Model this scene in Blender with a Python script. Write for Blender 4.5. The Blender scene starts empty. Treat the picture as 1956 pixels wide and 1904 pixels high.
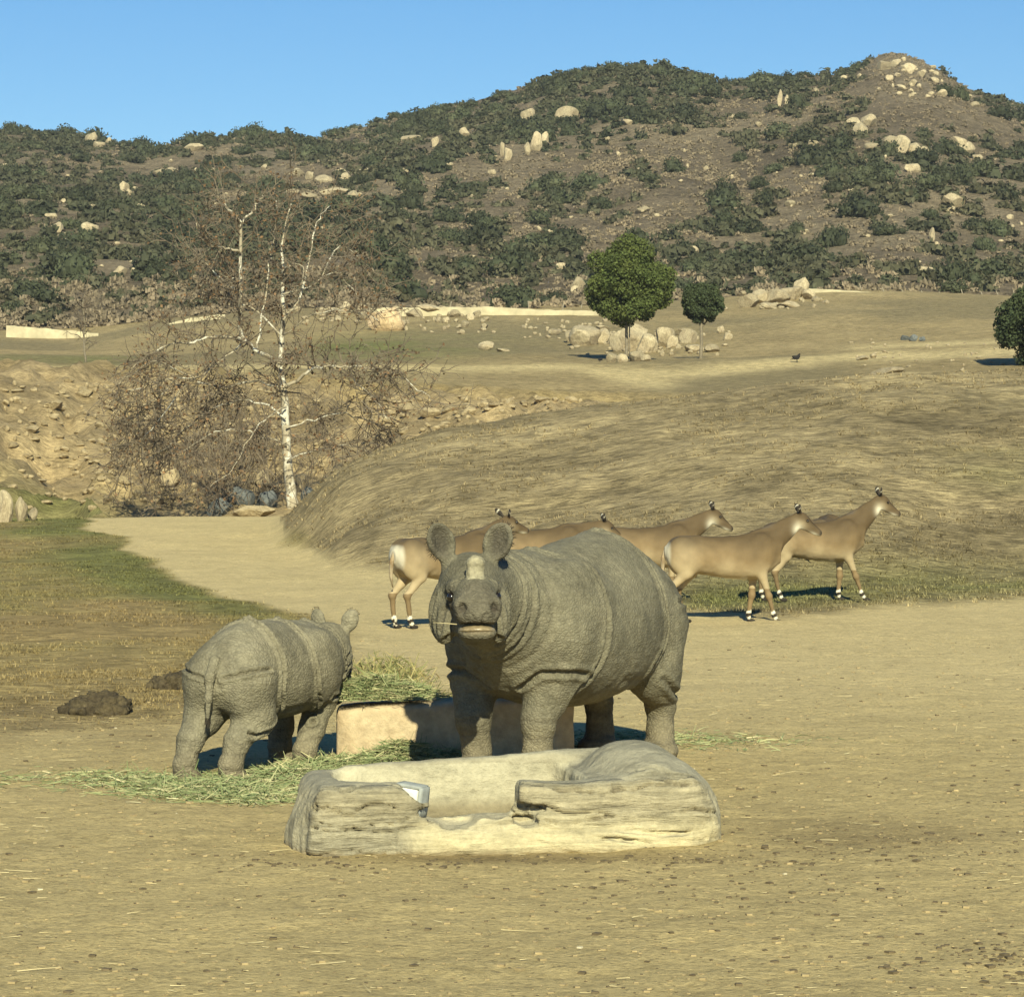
import bpy, math, random
import numpy as np
from mathutils import Matrix, Vector

# ------------------------------------------------------------------ camera, sky, sun, exposure
SC = bpy.context.scene
COL = SC.collection
R = math.radians
F, HX, HY, CH = 5460.0, 978.0, 863.0, 2.24      # focal length and horizon in units of a 1956 px wide picture, eye height in m

cam_d = bpy.data.cameras.new('camera')
cam = bpy.data.objects.new('camera', cam_d)
COL.objects.link(cam)
cam.location = (0, 0, CH)
cam.rotation_euler = (R(90), 0, 0)
cam_d.sensor_fit = 'HORIZONTAL'
cam_d.sensor_width = 36.0
cam_d.lens = 36.0 * F / 1956.0
cam_d.shift_y = -(952.0 - HY) / 1956.0
cam_d.clip_start = 0.1
cam_d.clip_end = 6000
SC.camera = cam

SUN_EL, SUN_AZ = 30.0, 174.0
world = bpy.data.worlds.new('World')
SC.world = world
world.use_nodes = True
wn = world.node_tree.nodes
wl = world.node_tree.links
wn.clear()
sky = wn.new('ShaderNodeTexSky')
sky.sky_type = 'NISHITA'
sky.sun_disc = False
sky.sun_elevation = R(SUN_EL)
sky.sun_rotation = R(SUN_AZ)
sky.altitude = 0
sky.air_density = 1.0
sky.dust_density = 0.0
sky.ozone_density = 5.6
bg = wn.new('ShaderNodeBackground')
bg.inputs[1].default_value = 0.066
wo = wn.new('ShaderNodeOutputWorld')
hs = wn.new('ShaderNodeHueSaturation')
hs.inputs['Saturation'].default_value = 1.2
wl.new(sky.outputs[0], hs.inputs['Color'])
wl.new(hs.outputs[0], bg.inputs[0])
wl.new(bg.outputs[0], wo.inputs[0])

sd = bpy.data.lights.new('sun', 'SUN')
sd.energy = 5.0
sd.angle = R(0.53)
sd.color = (1.0, 0.975, 0.70)
sun = bpy.data.objects.new('sun', sd)
COL.objects.link(sun)
SDIR = Vector((math.sin(R(SUN_AZ)) * math.cos(R(SUN_EL)), math.cos(R(SUN_AZ)) * math.cos(R(SUN_EL)), math.sin(R(SUN_EL))))
sun.rotation_euler = SDIR.to_track_quat('Z', 'Y').to_euler()
sun.location = (20, -60, 60)

SC.view_settings.view_transform = 'Standard'
SC.view_settings.look = 'None'
SC.view_settings.exposure = 0.65
SC.view_settings.gamma = 1.0
SC.view_settings.use_curve_mapping = False

# ------------------------------------------------------------------ numeric helpers
def v_at(d, py):
    return CH - (py - HY) / F * d

def P(px, py, d):
    return np.array([(px - HX) / F * d, d, v_at(d, py)])

def _h(ix, iy, iz, seed):
    n = (ix.astype(np.int64) * 374761393 + iy.astype(np.int64) * 668265263 + iz.astype(np.int64) * 2147483647 + seed * 974634613) & 0xFFFFFFFF
    n = ((n ^ (n >> 13)) * 1274126177) & 0xFFFFFFFF
    n = ((n ^ (n >> 16)) * 2246822519) & 0xFFFFFFFF
    return ((n ^ (n >> 15)) & 0xFFFFFF) / 16777215.0

def vnoise(p, seed=0):
    p = np.asarray(p, float)
    i = np.floor(p).astype(np.int64)
    f = p - i
    f = f * f * f * (f * (f * 6 - 15) + 10)
    x, y, z = i[..., 0], i[..., 1], i[..., 2]
    r = 0
    for dx in (0, 1):
        wx = f[..., 0] if dx else 1 - f[..., 0]
        for dy in (0, 1):
            wy = f[..., 1] if dy else 1 - f[..., 1]
            for dz in (0, 1):
                wz = f[..., 2] if dz else 1 - f[..., 2]
                r = r + wx * wy * wz * _h(x + dx, y + dy, z + dz, seed)
    return r * 2 - 1

def fbm(p, octv=4, seed=0, gain=0.5):
    p = np.asarray(p, float)
    a, s, r = 1.0, 0.0, 0
    for o in range(octv):
        r = r + a * vnoise(p * (2.03 ** o) + o * 17.3, seed + o)
        s += a
        a *= gain
    return r / s

def xyz(x, y, z=0.0, sc=1.0):
    x, y = np.broadcast_arrays(np.asarray(x, float), np.asarray(y, float))
    return np.stack([x * sc, y * sc, np.zeros_like(x) + z], -1)

def sstep(a, b, x):
    t = np.clip((x - a) / (b - a), 0, 1)
    return t * t * (3 - 2 * t)

def lerp(a, b, t):
    return a + (b - a) * t

# ------------------------------------------------------------------ mesh helpers
def mesh_np(name, V, Q, smooth=True, cols=None, mats=(), T=None):
    """V (n,3); Q (m,4) quads (or (m,3) triangles); T optional extra triangles; cols (n,3) point colours"""
    V = np.asarray(V, np.float32)
    parts = [np.asarray(a, np.int32) for a in (Q, T) if a is not None and len(a)]
    me = bpy.data.meshes.new(name)
    me.vertices.add(len(V))
    me.vertices.foreach_set('co', V.ravel())
    tot = np.concatenate([np.full(len(a), a.shape[1], np.int32) for a in parts])
    idx = np.concatenate([a.ravel() for a in parts])
    me.loops.add(len(idx))
    me.loops.foreach_set('vertex_index', idx)
    me.polygons.add(len(tot))
    st = np.concatenate([[0], np.cumsum(tot)[:-1]]).astype(np.int32)
    me.polygons.foreach_set('loop_start', st)
    me.polygons.foreach_set('loop_total', tot)
    me.update(calc_edges=True)
    me.validate()
    me.polygons.foreach_set('use_smooth', np.full(len(me.polygons), smooth, bool))
    if cols is not None and len(me.vertices) == len(V):
        at = me.attributes.new('Col', 'FLOAT_COLOR', 'POINT')
        c = np.ones((len(V), 4), np.float32)
        c[:, :3] = cols
        at.data.foreach_set('color', c.ravel())
    for m in mats:
        me.materials.append(m)
    return me

def add_attr(me, name, vals):
    at = me.attributes.new(name, 'FLOAT', 'POINT')
    at.data.foreach_set('value', np.asarray(vals, np.float32))

def obj(name, me, parent=None, label=None, cat=None, group=None, kind=None, loc=None, rot=None, scale=None):
    o = bpy.data.objects.new(name, me)
    COL.objects.link(o)
    if parent is not None:
        o.parent = parent
    if label: o['label'] = label
    if cat: o['category'] = cat
    if group: o['group'] = group
    if kind: o['kind'] = kind
    if loc is not None: o.location = [float(c) for c in loc]
    if rot is not None: o.rotation_euler = [float(c) for c in rot]
    if scale is not None: o.scale = [float(c) for c in (scale if hasattr(scale, '__len__') else (scale,) * 3)]
    return o

def rot_m(rx=0, ry=0, rz=0):
    return np.array((Matrix.Rotation(rz, 3, 'Z') @ Matrix.Rotation(ry, 3, 'Y') @ Matrix.Rotation(rx, 3, 'X')))

class MB:
    """collects vertices, quads, triangles and colours"""
    def __init__(self):
        self.V, self.Q, self.T, self.C, self.n = [], [], [], [], 0
    def add(self, V, Q=None, T=None, C=None):
        V = np.asarray(V, float)
        if Q is not None and len(Q): self.Q.append(np.asarray(Q) + self.n)
        if T is not None and len(T): self.T.append(np.asarray(T) + self.n)
        self.V.append(V)
        if C is not None:
            C = np.asarray(C, float)
            self.C.append(np.broadcast_to(C, (len(V), 3)))
        self.n += len(V)
    def mesh(self, name, mats=(), smooth=True):
        V = np.concatenate(self.V)
        Q = np.concatenate(self.Q) if self.Q else None
        T = np.concatenate(self.T) if self.T else None
        C = np.concatenate(self.C) if self.C else None
        if Q is None:
            Q, T = T, None
        return mesh_np(name, V, Q, smooth, C, mats, T)

def tube(pts, rad, sides=6, cap=True):
    pts = np.asarray(pts, float)
    n = len(pts)
    rad = np.broadcast_to(np.asarray(rad, float), (n,))
    tg = np.gradient(pts, axis=0)
    tg /= np.linalg.norm(tg, axis=1)[:, None] + 1e-9
    up = np.array([0.31, 0.17, 0.93]) if abs(tg[0] @ np.array([0.31, 0.17, 0.93])) < 0.9 else np.array([1.0, 0.1, 0])
    V = []
    a = np.arange(sides) / sides * 2 * math.pi
    for i in range(n):
        u = up - tg[i] * (up @ tg[i])
        u /= np.linalg.norm(u) + 1e-9
        w = np.cross(tg[i], u)
        V.append(pts[i] + rad[i] * (np.cos(a)[:, None] * u + np.sin(a)[:, None] * w))
        up = u
    V = np.concatenate(V)
    i = np.arange(n - 1)[:, None] * sides
    j = np.arange(sides)[None]
    k = (np.arange(sides)[None] + 1) % sides
    Q = np.stack([i + j, i + k, i + sides + k, i + sides + j], -1).reshape(-1, 4)
    T = None
    if cap:
        V = np.concatenate([V, pts[:1], pts[-1:]])
        c0, c1 = n * sides, n * sides + 1
        s = np.arange(sides)
        s2 = (s + 1) % sides
        T = np.concatenate([np.stack([s2, s, np.full(sides, c0)], -1), np.stack([s + (n - 1) * sides, s2 + (n - 1) * sides, np.full(sides, c1)], -1)])
    return V, Q, T

# ------------------------------------------------------------------ materials
class NT:
    def __init__(self, name):
        self.m = bpy.data.materials.new(name)
        self.m.use_nodes = True
        self.t = self.m.node_tree
        self.t.nodes.clear()
        self.out = self.n('ShaderNodeOutputMaterial')
        self.b = self.n('ShaderNodeBsdfPrincipled')
        self.l(self.b.outputs[0], self.out.inputs[0])
        self.b.inputs['Specular IOR Level'].default_value = 0.25
        self.tc = self.n('ShaderNodeTexCoord')
    def n(self, t, **kw):
        x = self.t.nodes.new(t)
        for k, v in kw.items():
            if k in x.bl_rna.properties.keys():
                setattr(x, k, v)
            else:
                x.inputs[k].default_value = v
        return x
    def l(self, a, b):
        self.t.links.new(a, b)
    def vec(self, scale=(1, 1, 1), co='Object'):
        mp = self.n('ShaderNodeMapping')
        mp.inputs['Scale'].default_value = scale
        self.l(self.tc.outputs[co], mp.inputs[0])
        return mp.outputs[0]
    def noise(self, scale, detail=4, rough=0.55, vec=None, dist=0.0):
        x = self.n('ShaderNodeTexNoise')
        x.inputs['Scale'].default_value = scale
        x.inputs['Detail'].default_value = detail
        x.inputs['Roughness'].default_value = rough
        x.inputs['Distortion'].default_value = dist
        self.l(vec if vec is not None else self.tc.outputs['Object'], x.inputs['Vector'])
        return x.outputs['Fac']
    def vor(self, scale, feature='F1', vec=None, out='Distance', rnd=1.0):
        x = self.n('ShaderNodeTexVoronoi')
        x.feature = feature
        x.inputs['Scale'].default_value = scale
        x.inputs['Randomness'].default_value = rnd
        self.l(vec if vec is not None else self.tc.outputs['Object'], x.inputs['Vector'])
        return x.outputs[out]
    def ramp(self, fac, stops):
        x = self.n('ShaderNodeValToRGB')
        e = x.color_ramp.elements
        while len(e) < len(stops): e.new(0.5)
        for el, (p, c) in zip(e, stops):
            el.position = p
            el.color = (*c, 1) if hasattr(c, '__len__') else (c, c, c, 1)
        self.l(fac, x.inputs[0])
        return x.outputs[0]
    def mix(self, fac, a, b, mode='MIX'):
        x = self.n('ShaderNodeMix', data_type='RGBA', blend_type=mode)
        for i, v in ((0, fac), (6, a), (7, b)):
            if hasattr(v, 'is_linked'): self.l(v, x.inputs[i])
            elif hasattr(v, '__len__'): x.inputs[i].default_value = (*v, 1)
            else: x.inputs[i].default_value = v if i == 0 else (v, v, v, 1)
        return x.outputs[2]
    def math(self, op, a, b=0.0, clamp=False):
        x = self.n('ShaderNodeMath', operation=op, use_clamp=clamp)
        for s, v in ((x.inputs[0], a), (x.inputs[1], b)):
            if hasattr(v, 'is_linked'): self.l(v, s)
            else: s.default_value = v
        return x.outputs[0]
    def attr(self, name, out='Color'):
        x = self.n('ShaderNodeAttribute')
        x.attribute_name = name
        return x.outputs[out]
    def bump(self, h, strength=0.5, dist=0.02):
        x = self.n('ShaderNodeBump')
        x.inputs['Strength'].default_value = strength
        x.inputs['Distance'].default_value = dist
        self.l(h, x.inputs['Height'])
        self.l(x.outputs[0], self.b.inputs['Normal'])
    def done(self, col, rough=0.9, spec=None):
        if hasattr(col, 'is_linked'): self.l(col, self.b.inputs['Base Color'])
        else: self.b.inputs['Base Color'].default_value = (*col, 1)
        if hasattr(rough, 'is_linked'): self.l(rough, self.b.inputs['Roughness'])
        else: self.b.inputs['Roughness'].default_value = rough
        if spec is not None: self.b.inputs['Specular IOR Level'].default_value = spec
        return self.m

def simple_mat(name, base=None, var=0.35, nscale=6.0, bump=0.0, bscale=30.0, bdist=0.01, rough=0.9, spec=0.25, rand=0.0, col2=None):
    """plain procedural material: colour (or the Col attribute) varied by noise, with fine relief"""
    t = NT(name)
    c = t.attr('Col') if base is None else base
    n = t.noise(nscale, 5, 0.6)
    if col2 is not None:
        c = t.mix(t.ramp(n, [(0.38, 0.0), (0.62, 1.0)]), c, col2)
        n = t.noise(nscale * 3.1, 4, 0.6)
    k = t.ramp(n, [(0.25, 1 - var), (0.75, 1 + var * 0.6)])
    c = t.mix(1.0, c, k, 'MULTIPLY')
    if rand:
        oi = t.n('ShaderNodeObjectInfo')
        rr = t.math('MULTIPLY_ADD', oi.outputs['Random'], rand)
        rr.node.inputs[2].default_value = 1 - rand * 0.5
        c = t.mix(1.0, c, rr, 'MULTIPLY')
    if bump:
        t.bump(t.noise(bscale, 5, 0.65), bump, bdist)
    return t.done(c, rough, spec)
# ------------------------------------------------------------------ terrain: height profiles along bearings from the vehicle
def V(*pairs):
    return [(d, v_at(d, py)) for d, py in pairs]

COLS = {
    -900: [(45, 0), (60, .3), (72, 1.0), (80, 2.0), (90, 3.2), (105, 4.8), (120, 6.0), (150, 7.2), (240, 12.5), (300, 17.5)],
    0: [(45, 0), (60, .12)] + V((72, 1003), (76, 995), (82, 965), (90, 905), (105, 800), (118, 722), (124, 702), (150, 692), (200, 668), (240, 655), (262, 640), (300, 600)),
    150: [(45, 0), (60, .2)] + V((74, 988), (80, 994), (86, 982), (95, 920), (108, 815), (120, 725), (126, 703), (150, 692), (200, 675), (245, 658), (262, 640), (300, 600)),
    300: [(45, 0), (60, .2)] + V((75, 984), (80, 998), (88, 985), (98, 920), (112, 810), (124, 722), (130, 702), (160, 688), (220, 658), (250, 632), (300, 590)),
    450: [(45, 0), (60, .2)] + V((75, 983), (80, 1000), (88, 990), (98, 925), (112, 815), (124, 728), (132, 702), (160, 686), (220, 645), (250, 612), (300, 585)),
    530: [(45, 0), (60, .2)] + V((75, 985), (80, 1000), (88, 992), (98, 925), (112, 820), (124, 735), (132, 704), (160, 686), (220, 640), (250, 605), (300, 575)),
    565: [(45, 0), (58, .16)] + V((63, 1010), (67, 965), (72, 968)) + [(77, .5), (82, .25)] + V((88, 992), (98, 920), (112, 820), (124, 738), (133, 706), (160, 687), (220, 640), (250, 603), (300, 575)),
    600: [(45, 0), (56, .12)] + V((60, 1015), (63.5, 935), (67, 922)) + [(73, .9), (80, .4)] + V((88, 985), (98, 912), (112, 825), (124, 742), (133, 707), (160, 688), (220, 640), (250, 602), (300, 575)),
    640: [(45, 0), (52, .06)] + V((57, 1015), (61, 920), (65, 890)) + [(76, .8), (88, .7)] + V((100, 900), (112, 830), (124, 750), (133, 710), (160, 690), (220, 640), (250, 600), (300, 575)),
    730: [(44, 0), (50, .05)] + V((56, 985), (61, 890), (66, 850)) + [(78, 1.1), (92, 1.1)] + V((103, 870), (115, 805), (127, 742), (140, 707), (163, 690), (220, 640), (250, 600), (300, 575)),
    850: [(44, 0), (49, .05)] + V((56, 960), (62, 855), (67, 811)) + [(80, 1.5), (95, 1.5)] + V((106, 845), (118, 785), (130, 738), (145, 708), (165, 690), (220, 640), (250, 603), (300, 575)),
    1050: [(42, 0), (47, .06)] + V((55, 965), (62, 835), (67.5, 778)) + [(80, 2.2), (100, 2.6)] + V((118, 800), (128, 760), (140, 720), (155, 698), (200, 660), (240, 612), (300, 570)),
    1300: [(38.5, 0), (44, .08)] + V((54, 935), (62, 800), (68, 749)) + [(82, 2.8), (105, 3.2)] + V((125, 765), (138, 735), (155, 700), (175, 684), (205, 650), (240, 600), (262, 574), (300, 560)),
    1600: [(39.5, 0), (45, .12)] + V((54, 910), (62, 770), (69, 716)) + [(84, 3.2), (110, 3.8)] + V((130, 735), (145, 705), (165, 680), (200, 640), (240, 582), (258, 558), (300, 545)),
    1956: [(42, 0), (47, .15)] + V((55, 900), (63, 748), (71, 695)) + [(86, 3.6), (112, 4.4)] + V((130, 712), (145, 690), (160, 665), (190, 625), (240, 582), (262, 567), (300, 555)),
    2900: [(42, 0), (47, .2), (55, 2.0), (63, 3.6), (71, 4.4), (86, 3.9), (112, 4.8), (130, 6.2), (160, 8.2), (190, 11), (240, 14.5), (300, 19)],
}
DG = np.arange(0, 330.01, 0.5)
PXG = np.arange(-1500, 3501, 10.0)
_k = np.exp(-0.5 * (np.arange(-10, 11) / 2.6) ** 2)
_k /= _k.sum()
_rows = []
for _p in sorted(COLS):
    dd, zz = zip(*([(0, 0), (34, 0)] + COLS[_p] + [(340, COLS[_p][-1][1] + 3)]))
    r = np.interp(DG, dd, zz)
    r = np.convolve(np.pad(r, 10, 'edge'), _k, 'valid')
    _rows.append(r)
_rows = np.array(_rows)
ZG = np.array([np.interp(PXG, sorted(COLS), _rows[:, j]) for j in range(len(DG))])     # (nd, npx)
_k2 = np.exp(-0.5 * (np.arange(-8, 9) / 2.4) ** 2)
_k2 /= _k2.sum()
ZG = np.array([np.convolve(np.pad(r, 8, 'edge'), _k2, 'valid') for r in ZG])

def mound_mask(px, d):
    """1 on the dry grass mound on the right"""
    base = np.interp(px, [520, 545, 600, 640, 730, 850, 1050, 1300, 1500, 1660, 1956, 2900], [90, 63.5, 57.5, 53, 51, 50, 46, 40, 37.8, 40.6, 42.6, 43])
    w = np.interp(px, [500, 640, 1300], [1.5, 2.0, 1.2])
    return sstep(base - w, base + w, d) * (1 - sstep(78, 84, d))

def zbase(px, d):
    px = np.clip(px, PXG[0], PXG[-1] - 1e-3)
    d_ = np.clip(d, 0, DG[-1] - 1e-3)
    a = (px - PXG[0]) / 10.0
    b = d_ / 0.5
    i, j = a.astype(int), b.astype(int)
    fa, fb = a - i, b - j
    return (ZG[j, i] * (1 - fa) + ZG[j, i + 1] * fa) * (1 - fb) + (ZG[j + 1, i] * (1 - fa) + ZG[j + 1, i + 1] * fa) * fb

def gz(x, y):
    """ground height at world x, y"""
    x, y = np.broadcast_arrays(np.asarray(x, float), np.asarray(y, float))
    d = np.maximum(y, 0.5)
    px = HX + x / d * F
    z = zbase(px, d)
    z = z + 0.016 * fbm(xyz(x, y, 6, 3.6), 3, 17) * sstep(8, 11, d) * (1 - sstep(34, 44, d))
    m = mound_mask(px, d)
    rav = sstep(76, 84, d) * (1 - sstep(122, 136, d)) * (1 - sstep(1100, 1400, px))
    far = sstep(130, 150, d)
    z = z + 0.022 * fbm(xyz(x, y, 0, 0.8), 3, 3) * sstep(3, 9, d)
    z = z + m * (0.16 * fbm(xyz(x, y, 1, 0.35), 3, 5) + 0.045 * fbm(xyz(x, y, 2, 1.6), 3, 7))
    left = (1 - sstep(500, 760, px)) * sstep(23, 27, d) * (1 - sstep(66, 72, d))
    z = z + left * 0.07 * fbm(xyz(x, y, 1, 0.5), 3, 9)
    er = np.abs(fbm(xyz(x * 0.30 + y * 0.05, y * 0.12 - x * 0.03, 5), 4, 11))
    z = z + rav * (0.5 - 2.2 * er + 0.22 * fbm(xyz(x, y, 3, 0.9), 3, 13))
    z = z + far * (0.35 * fbm(xyz(x, y, 4, 0.08), 4, 15) + 0.06 * fbm(xyz(x, y, 4, 0.6), 3, 16))
    return z

# hill behind
SKY_PX = [-900, -300, 0, 50, 130, 200, 285, 330, 380, 450, 520, 600, 660, 720, 800, 870, 940, 1010, 1080, 1150, 1240, 1300, 1340, 1390, 1450, 1520, 1600, 1640, 1680, 1720, 1760, 1800, 1850, 1900, 1956, 2200, 2900]
SKY_PY = [235, 255, 253, 252, 264, 272, 285, 277, 265, 265, 266, 270, 255, 235, 217, 200, 184, 163, 142, 132, 124, 134, 150, 163, 156, 148, 143, 128, 108, 102, 117, 140, 170, 187, 208, 262, 300]
CR_PX = [-900, 0, 285, 640, 1200, 1390, 1560, 1720, 1956, 2900]
CR_D = [600, 600, 640, 600, 540, 560, 600, 640, 620, 600]

def hz(px, d):
    px, d = np.broadcast_arrays(np.asarray(px, float), np.asarray(d, float))
    py = np.interp(px, SKY_PX, SKY_PY)
    dc = np.interp(px, CR_PX, CR_D)
    zc = CH - (py - HY) / F * dc
    d0 = 268.0
    zb = zbase(px, np.full_like(px, 268.0))
    t = np.clip((d - d0) / (dc - d0), 0, 1)
    e = np.interp(px, [0, 600, 1200, 1900], [1.0, 0.95, 1.12, 1.0])
    prof = t ** e
    z = zb + (zc - zb) * prof
    x = (px - HX) / F * d
    edge = np.sin(np.pi * np.clip(t, 0, 1)) ** 0.7
    g = fbm(xyz(x * 0.018, d * 0.010, 7), 4, 31)
    gl = np.abs(fbm(xyz(x * 0.012 + 3, d * 0.005, 8), 3, 37))
    z = z + edge * (6.5 * g - 9 * gl + 2.6) + (0.25 + 0.6 * edge) * fbm(xyz(x, d, 6, 0.09), 3, 33)
    back = np.maximum(d - dc, 0)
    z = z - 0.0022 * back ** 2 - 0.16 * back
    return z

def surf_z(px, d):
    x = (px - HX) / F * d
    return np.where(d < 268, gz(x, d), np.maximum(hz(px, d), np.where(d < 300, gz(x, d), -99)))

_DS = np.concatenate([np.arange(10, 60, 0.1), np.arange(60, 270, 0.4), np.arange(270, 720, 1.2)])
_PT = np.arange(-200, 2161, 12.0)
_ST = surf_z(*np.meshgrid(_PT, _DS, indexing='ij'))
def hit(px, py, dmin=0):
    """first point of the ground or hill on the sight line through picture point px, py"""
    a = float(np.clip((px - _PT[0]) / 12.0, 0, len(_PT) - 1.001))
    i = int(a)
    zt = _ST[i] * (1 - a + i) + _ST[i + 1] * (a - i)
    zr = CH - (py - HY) / F * _DS
    k = np.where((zt >= zr) & (_DS > dmin))[0]
    if not len(k):
        return None
    d = _DS[k[0]]
    return np.array([(px - HX) / F * d, d, float(zt[k[0]])])
def sz(px, d):
    """quick height lookup on the same table"""
    a = float(np.clip((px - _PT[0]) / 12.0, 0, len(_PT) - 1.001))
    i = int(a)
    return float(np.interp(d, _DS, _ST[i] * (1 - a + i) + _ST[i + 1] * (a - i)))

# ------------------------------------------------------------------ ground mesh
pxs = np.concatenate([np.linspace(-1450, -150, 26)[:-1], np.arange(-150, 2110, 7.2), np.linspace(2110, 3450, 26)])
dl = [2.0, 5.0, 8.0]
while dl[-1] < 300:
    d = dl[-1]
    s = 0.072 + 0.0034 * max(d - 10, 0) if d < 80 else 0.31 + 0.008 * (d - 80)
    if d < 10: s = 1.0
    dl.append(d + s)
dl = np.array(dl)
PXm, Dm = np.meshgrid(pxs, dl)
Xm = (PXm - HX) / F * Dm
Zm = gz(Xm, Dm)
nd, npx = PXm.shape
_i = np.arange(nd - 1)[:, None] * npx
_j = np.arange(npx - 1)[None]
GQ = np.stack([_i + _j, _i + _j + 1, _i + _j + 1 + npx, _i + _j + npx], -1).reshape(-1, 4)

def path_mask(px, d):
    """bare trodden dirt: the yard in front and the track curling up to the left"""
    lim_l = np.interp(d, [0, 21, 24, 30, 36, 42, 50, 62, 75, 80], [-900, -900, 560, 700, 640, 480, 330, 220, 160, 150])
    lim_r = np.interp(d, [0, 50, 53, 57.5, 62, 75, 80], [9000, 9000, 690, 625, 575, 580, 580])
    w = np.interp(d, [0, 20, 26, 40, 75], [120, 160, 90, 28, 14])
    return sstep(lim_l - w, lim_l + w, px) * (1 - sstep(lim_r - 30, lim_r + 30, px)) * (1 - sstep(76, 79, d))

def ground_masks(px, d):
    x = (px - HX) / F * d
    n1 = fbm(xyz(x, d, 2, 0.22), 4, 51)
    n2 = fbm(xyz(x, d, 3, 0.9), 3, 53)
    path = path_mask(px + 60 * n1, d * (1 + 0.03 * n1))
    m = mound_mask(px, d)
    # far roads and bare tracks
    road = np.exp(-((d - np.interp(px, [0, 450, 850, 1100, 1250], [127, 135, 147, 152, 140])) / np.interp(px, [0, 450, 850, 1250], [4, 4, 4, 7])) ** 2) * (1 - sstep(1250, 1330, px))
    road = np.maximum(road, np.exp(-((d - np.interp(px, [1000, 1300, 1600, 2000], [150, 149, 160, 152])) / 6) ** 2) * sstep(1000, 1200, px))
    road = np.maximum(road, np.exp(-((d - np.interp(px, [1600, 1750, 1956], [176, 172, 170])) / 6) ** 2) * sstep(1550, 1700, px))
    rav = sstep(77, 82, d) * (1 - sstep(121, 128, d)) * (1 - sstep(1150, 1400, px))
    far = sstep(124, 134, d)
    leftg = (1 - path) * (1 - m) * sstep(22.5, 27, d) * (1 - sstep(77, 80, d)) * (1 - sstep(500, 700, px))
    edge = np.exp(-((px - np.interp(d, [30, 36, 42, 50, 62, 75], [640, 560, 420, 280, 180, 120])) / 130.0) ** 2)
    green = leftg * np.clip(0.22 + 0.9 * edge + 0.9 * n1, 0, 1) * np.interp(d, [24, 33, 40], [0.25, 0.5, 1])
    green = np.maximum(green, rav * (1 - sstep(84, 95, d)) * (1 - sstep(200, 330, px)) * np.clip(0.7 + n1, 0, 1))
    green = np.maximum(green, far * np.exp(-((d - 190) / 28) ** 2) * sstep(560, 640, px) * (1 - sstep(700, 1100, px)) * np.clip(0.8 + 1.2 * n1, 0, 1))
    green = np.maximum(green, far * np.exp(-((d - 150) / 13) ** 2) * (1 - sstep(180, 330, px)) * np.clip(0.9 + 1.0 * n1, 0, 1))
    nil = m * np.exp(-((d - np.interp(px, [1200, 1956], [41.5, 45.5])) / 3.0) ** 2) * sstep(1230, 1350, px)
    green = np.maximum(green, nil * np.clip(0.75 + n1, 0, 1))
    green = np.maximum(green, 0.45 * m * sstep(1700, 1900, px) * np.clip(0.2 + 1.8 * n1, 0, 1) * (1 - sstep(56, 66, d)))
    return path, m, np.clip(road, 0, 1), rav, far, np.clip(green, 0, 1), leftg, n1, n2

def ground_color(px, d):
    path, m, road, rav, far, green, leftg, n1, n2 = ground_masks(px, d)
    c = lambda *a: np.array(a)[None]
    soil = c(.448, .345, .165)
    pale = c(.515, .402, .205)
    drygrass = c(.330, .240, .105)
    mound = c(.292, .226, .121)
    ravc = c(.330, .245, .130)
    farc = c(.330, .250, .125)
    grn = c(.150, .158, .050)
    f = lambda a: np.asarray(a).ravel()[:, None]
    C = lerp(soil, drygrass, f(sstep(22, 27, d) * (1 - path)))
    C = lerp(C, pale, f(path * sstep(20, 30, d)))
    C = lerp(C, drygrass * (1 + 0.25 * f(n1)), f(leftg * 0.8))
    C = lerp(C, mound * (1 + 0.45 * f(n1) + 0.28 * f(n2)), f(m))
    C = lerp(C, ravc * (1 + 0.3 * f(n1) + 0.3 * f(n2)), f(rav))
    C = lerp(C, farc * (1 + 0.25 * f(n1)), f(far))
    n3 = fbm(xyz((px - HX) / F * d, d * .35, 8, .075), 4, 59)
    C = lerp(C, c(.215, .172, .092), f(far * .75 * sstep(-.05, .35, n3)))
    C = lerp(C, pale * 1.06, f(road * far))
    C = lerp(C, grn * (1 + 0.3 * f(n2)), f(green * 0.85))
    # darker churned soil, left of the calf and to the right of the trough
    x = ((px - HX) / F * d).ravel()
    dd = d.ravel()
    mud = 0.62 * np.exp(-((x + 3.5) / 1.5) ** 4 - ((dd - 24.6) / 2.3) ** 2) * (0.7 + 1.6 * fbm(xyz(x * .8, dd * .5, 4), 3, 57))
    mud = np.maximum(mud, 0.30 * np.exp(-((x + 3.6) / 1.6) ** 4 - ((dd - 22.0) / 1.0) ** 2))
    mud = np.maximum(mud, 0.42 * np.exp(-((x - 1.9) / 1.1) ** 2 - ((dd - 16.6) / 0.8) ** 2))
    mud = np.maximum(mud, 0.55 * np.exp(-((x + 0.1) / 1.5) ** 2 - ((dd - 15.85) / 0.22) ** 2))
    mud = np.clip(mud * (1 + 1.2 * n2.ravel()), 0, 1)
    C = lerp(C, c(.150, .105, .052), mud[:, None])
    return C, path.ravel(), m.ravel(), green.ravel()

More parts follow.
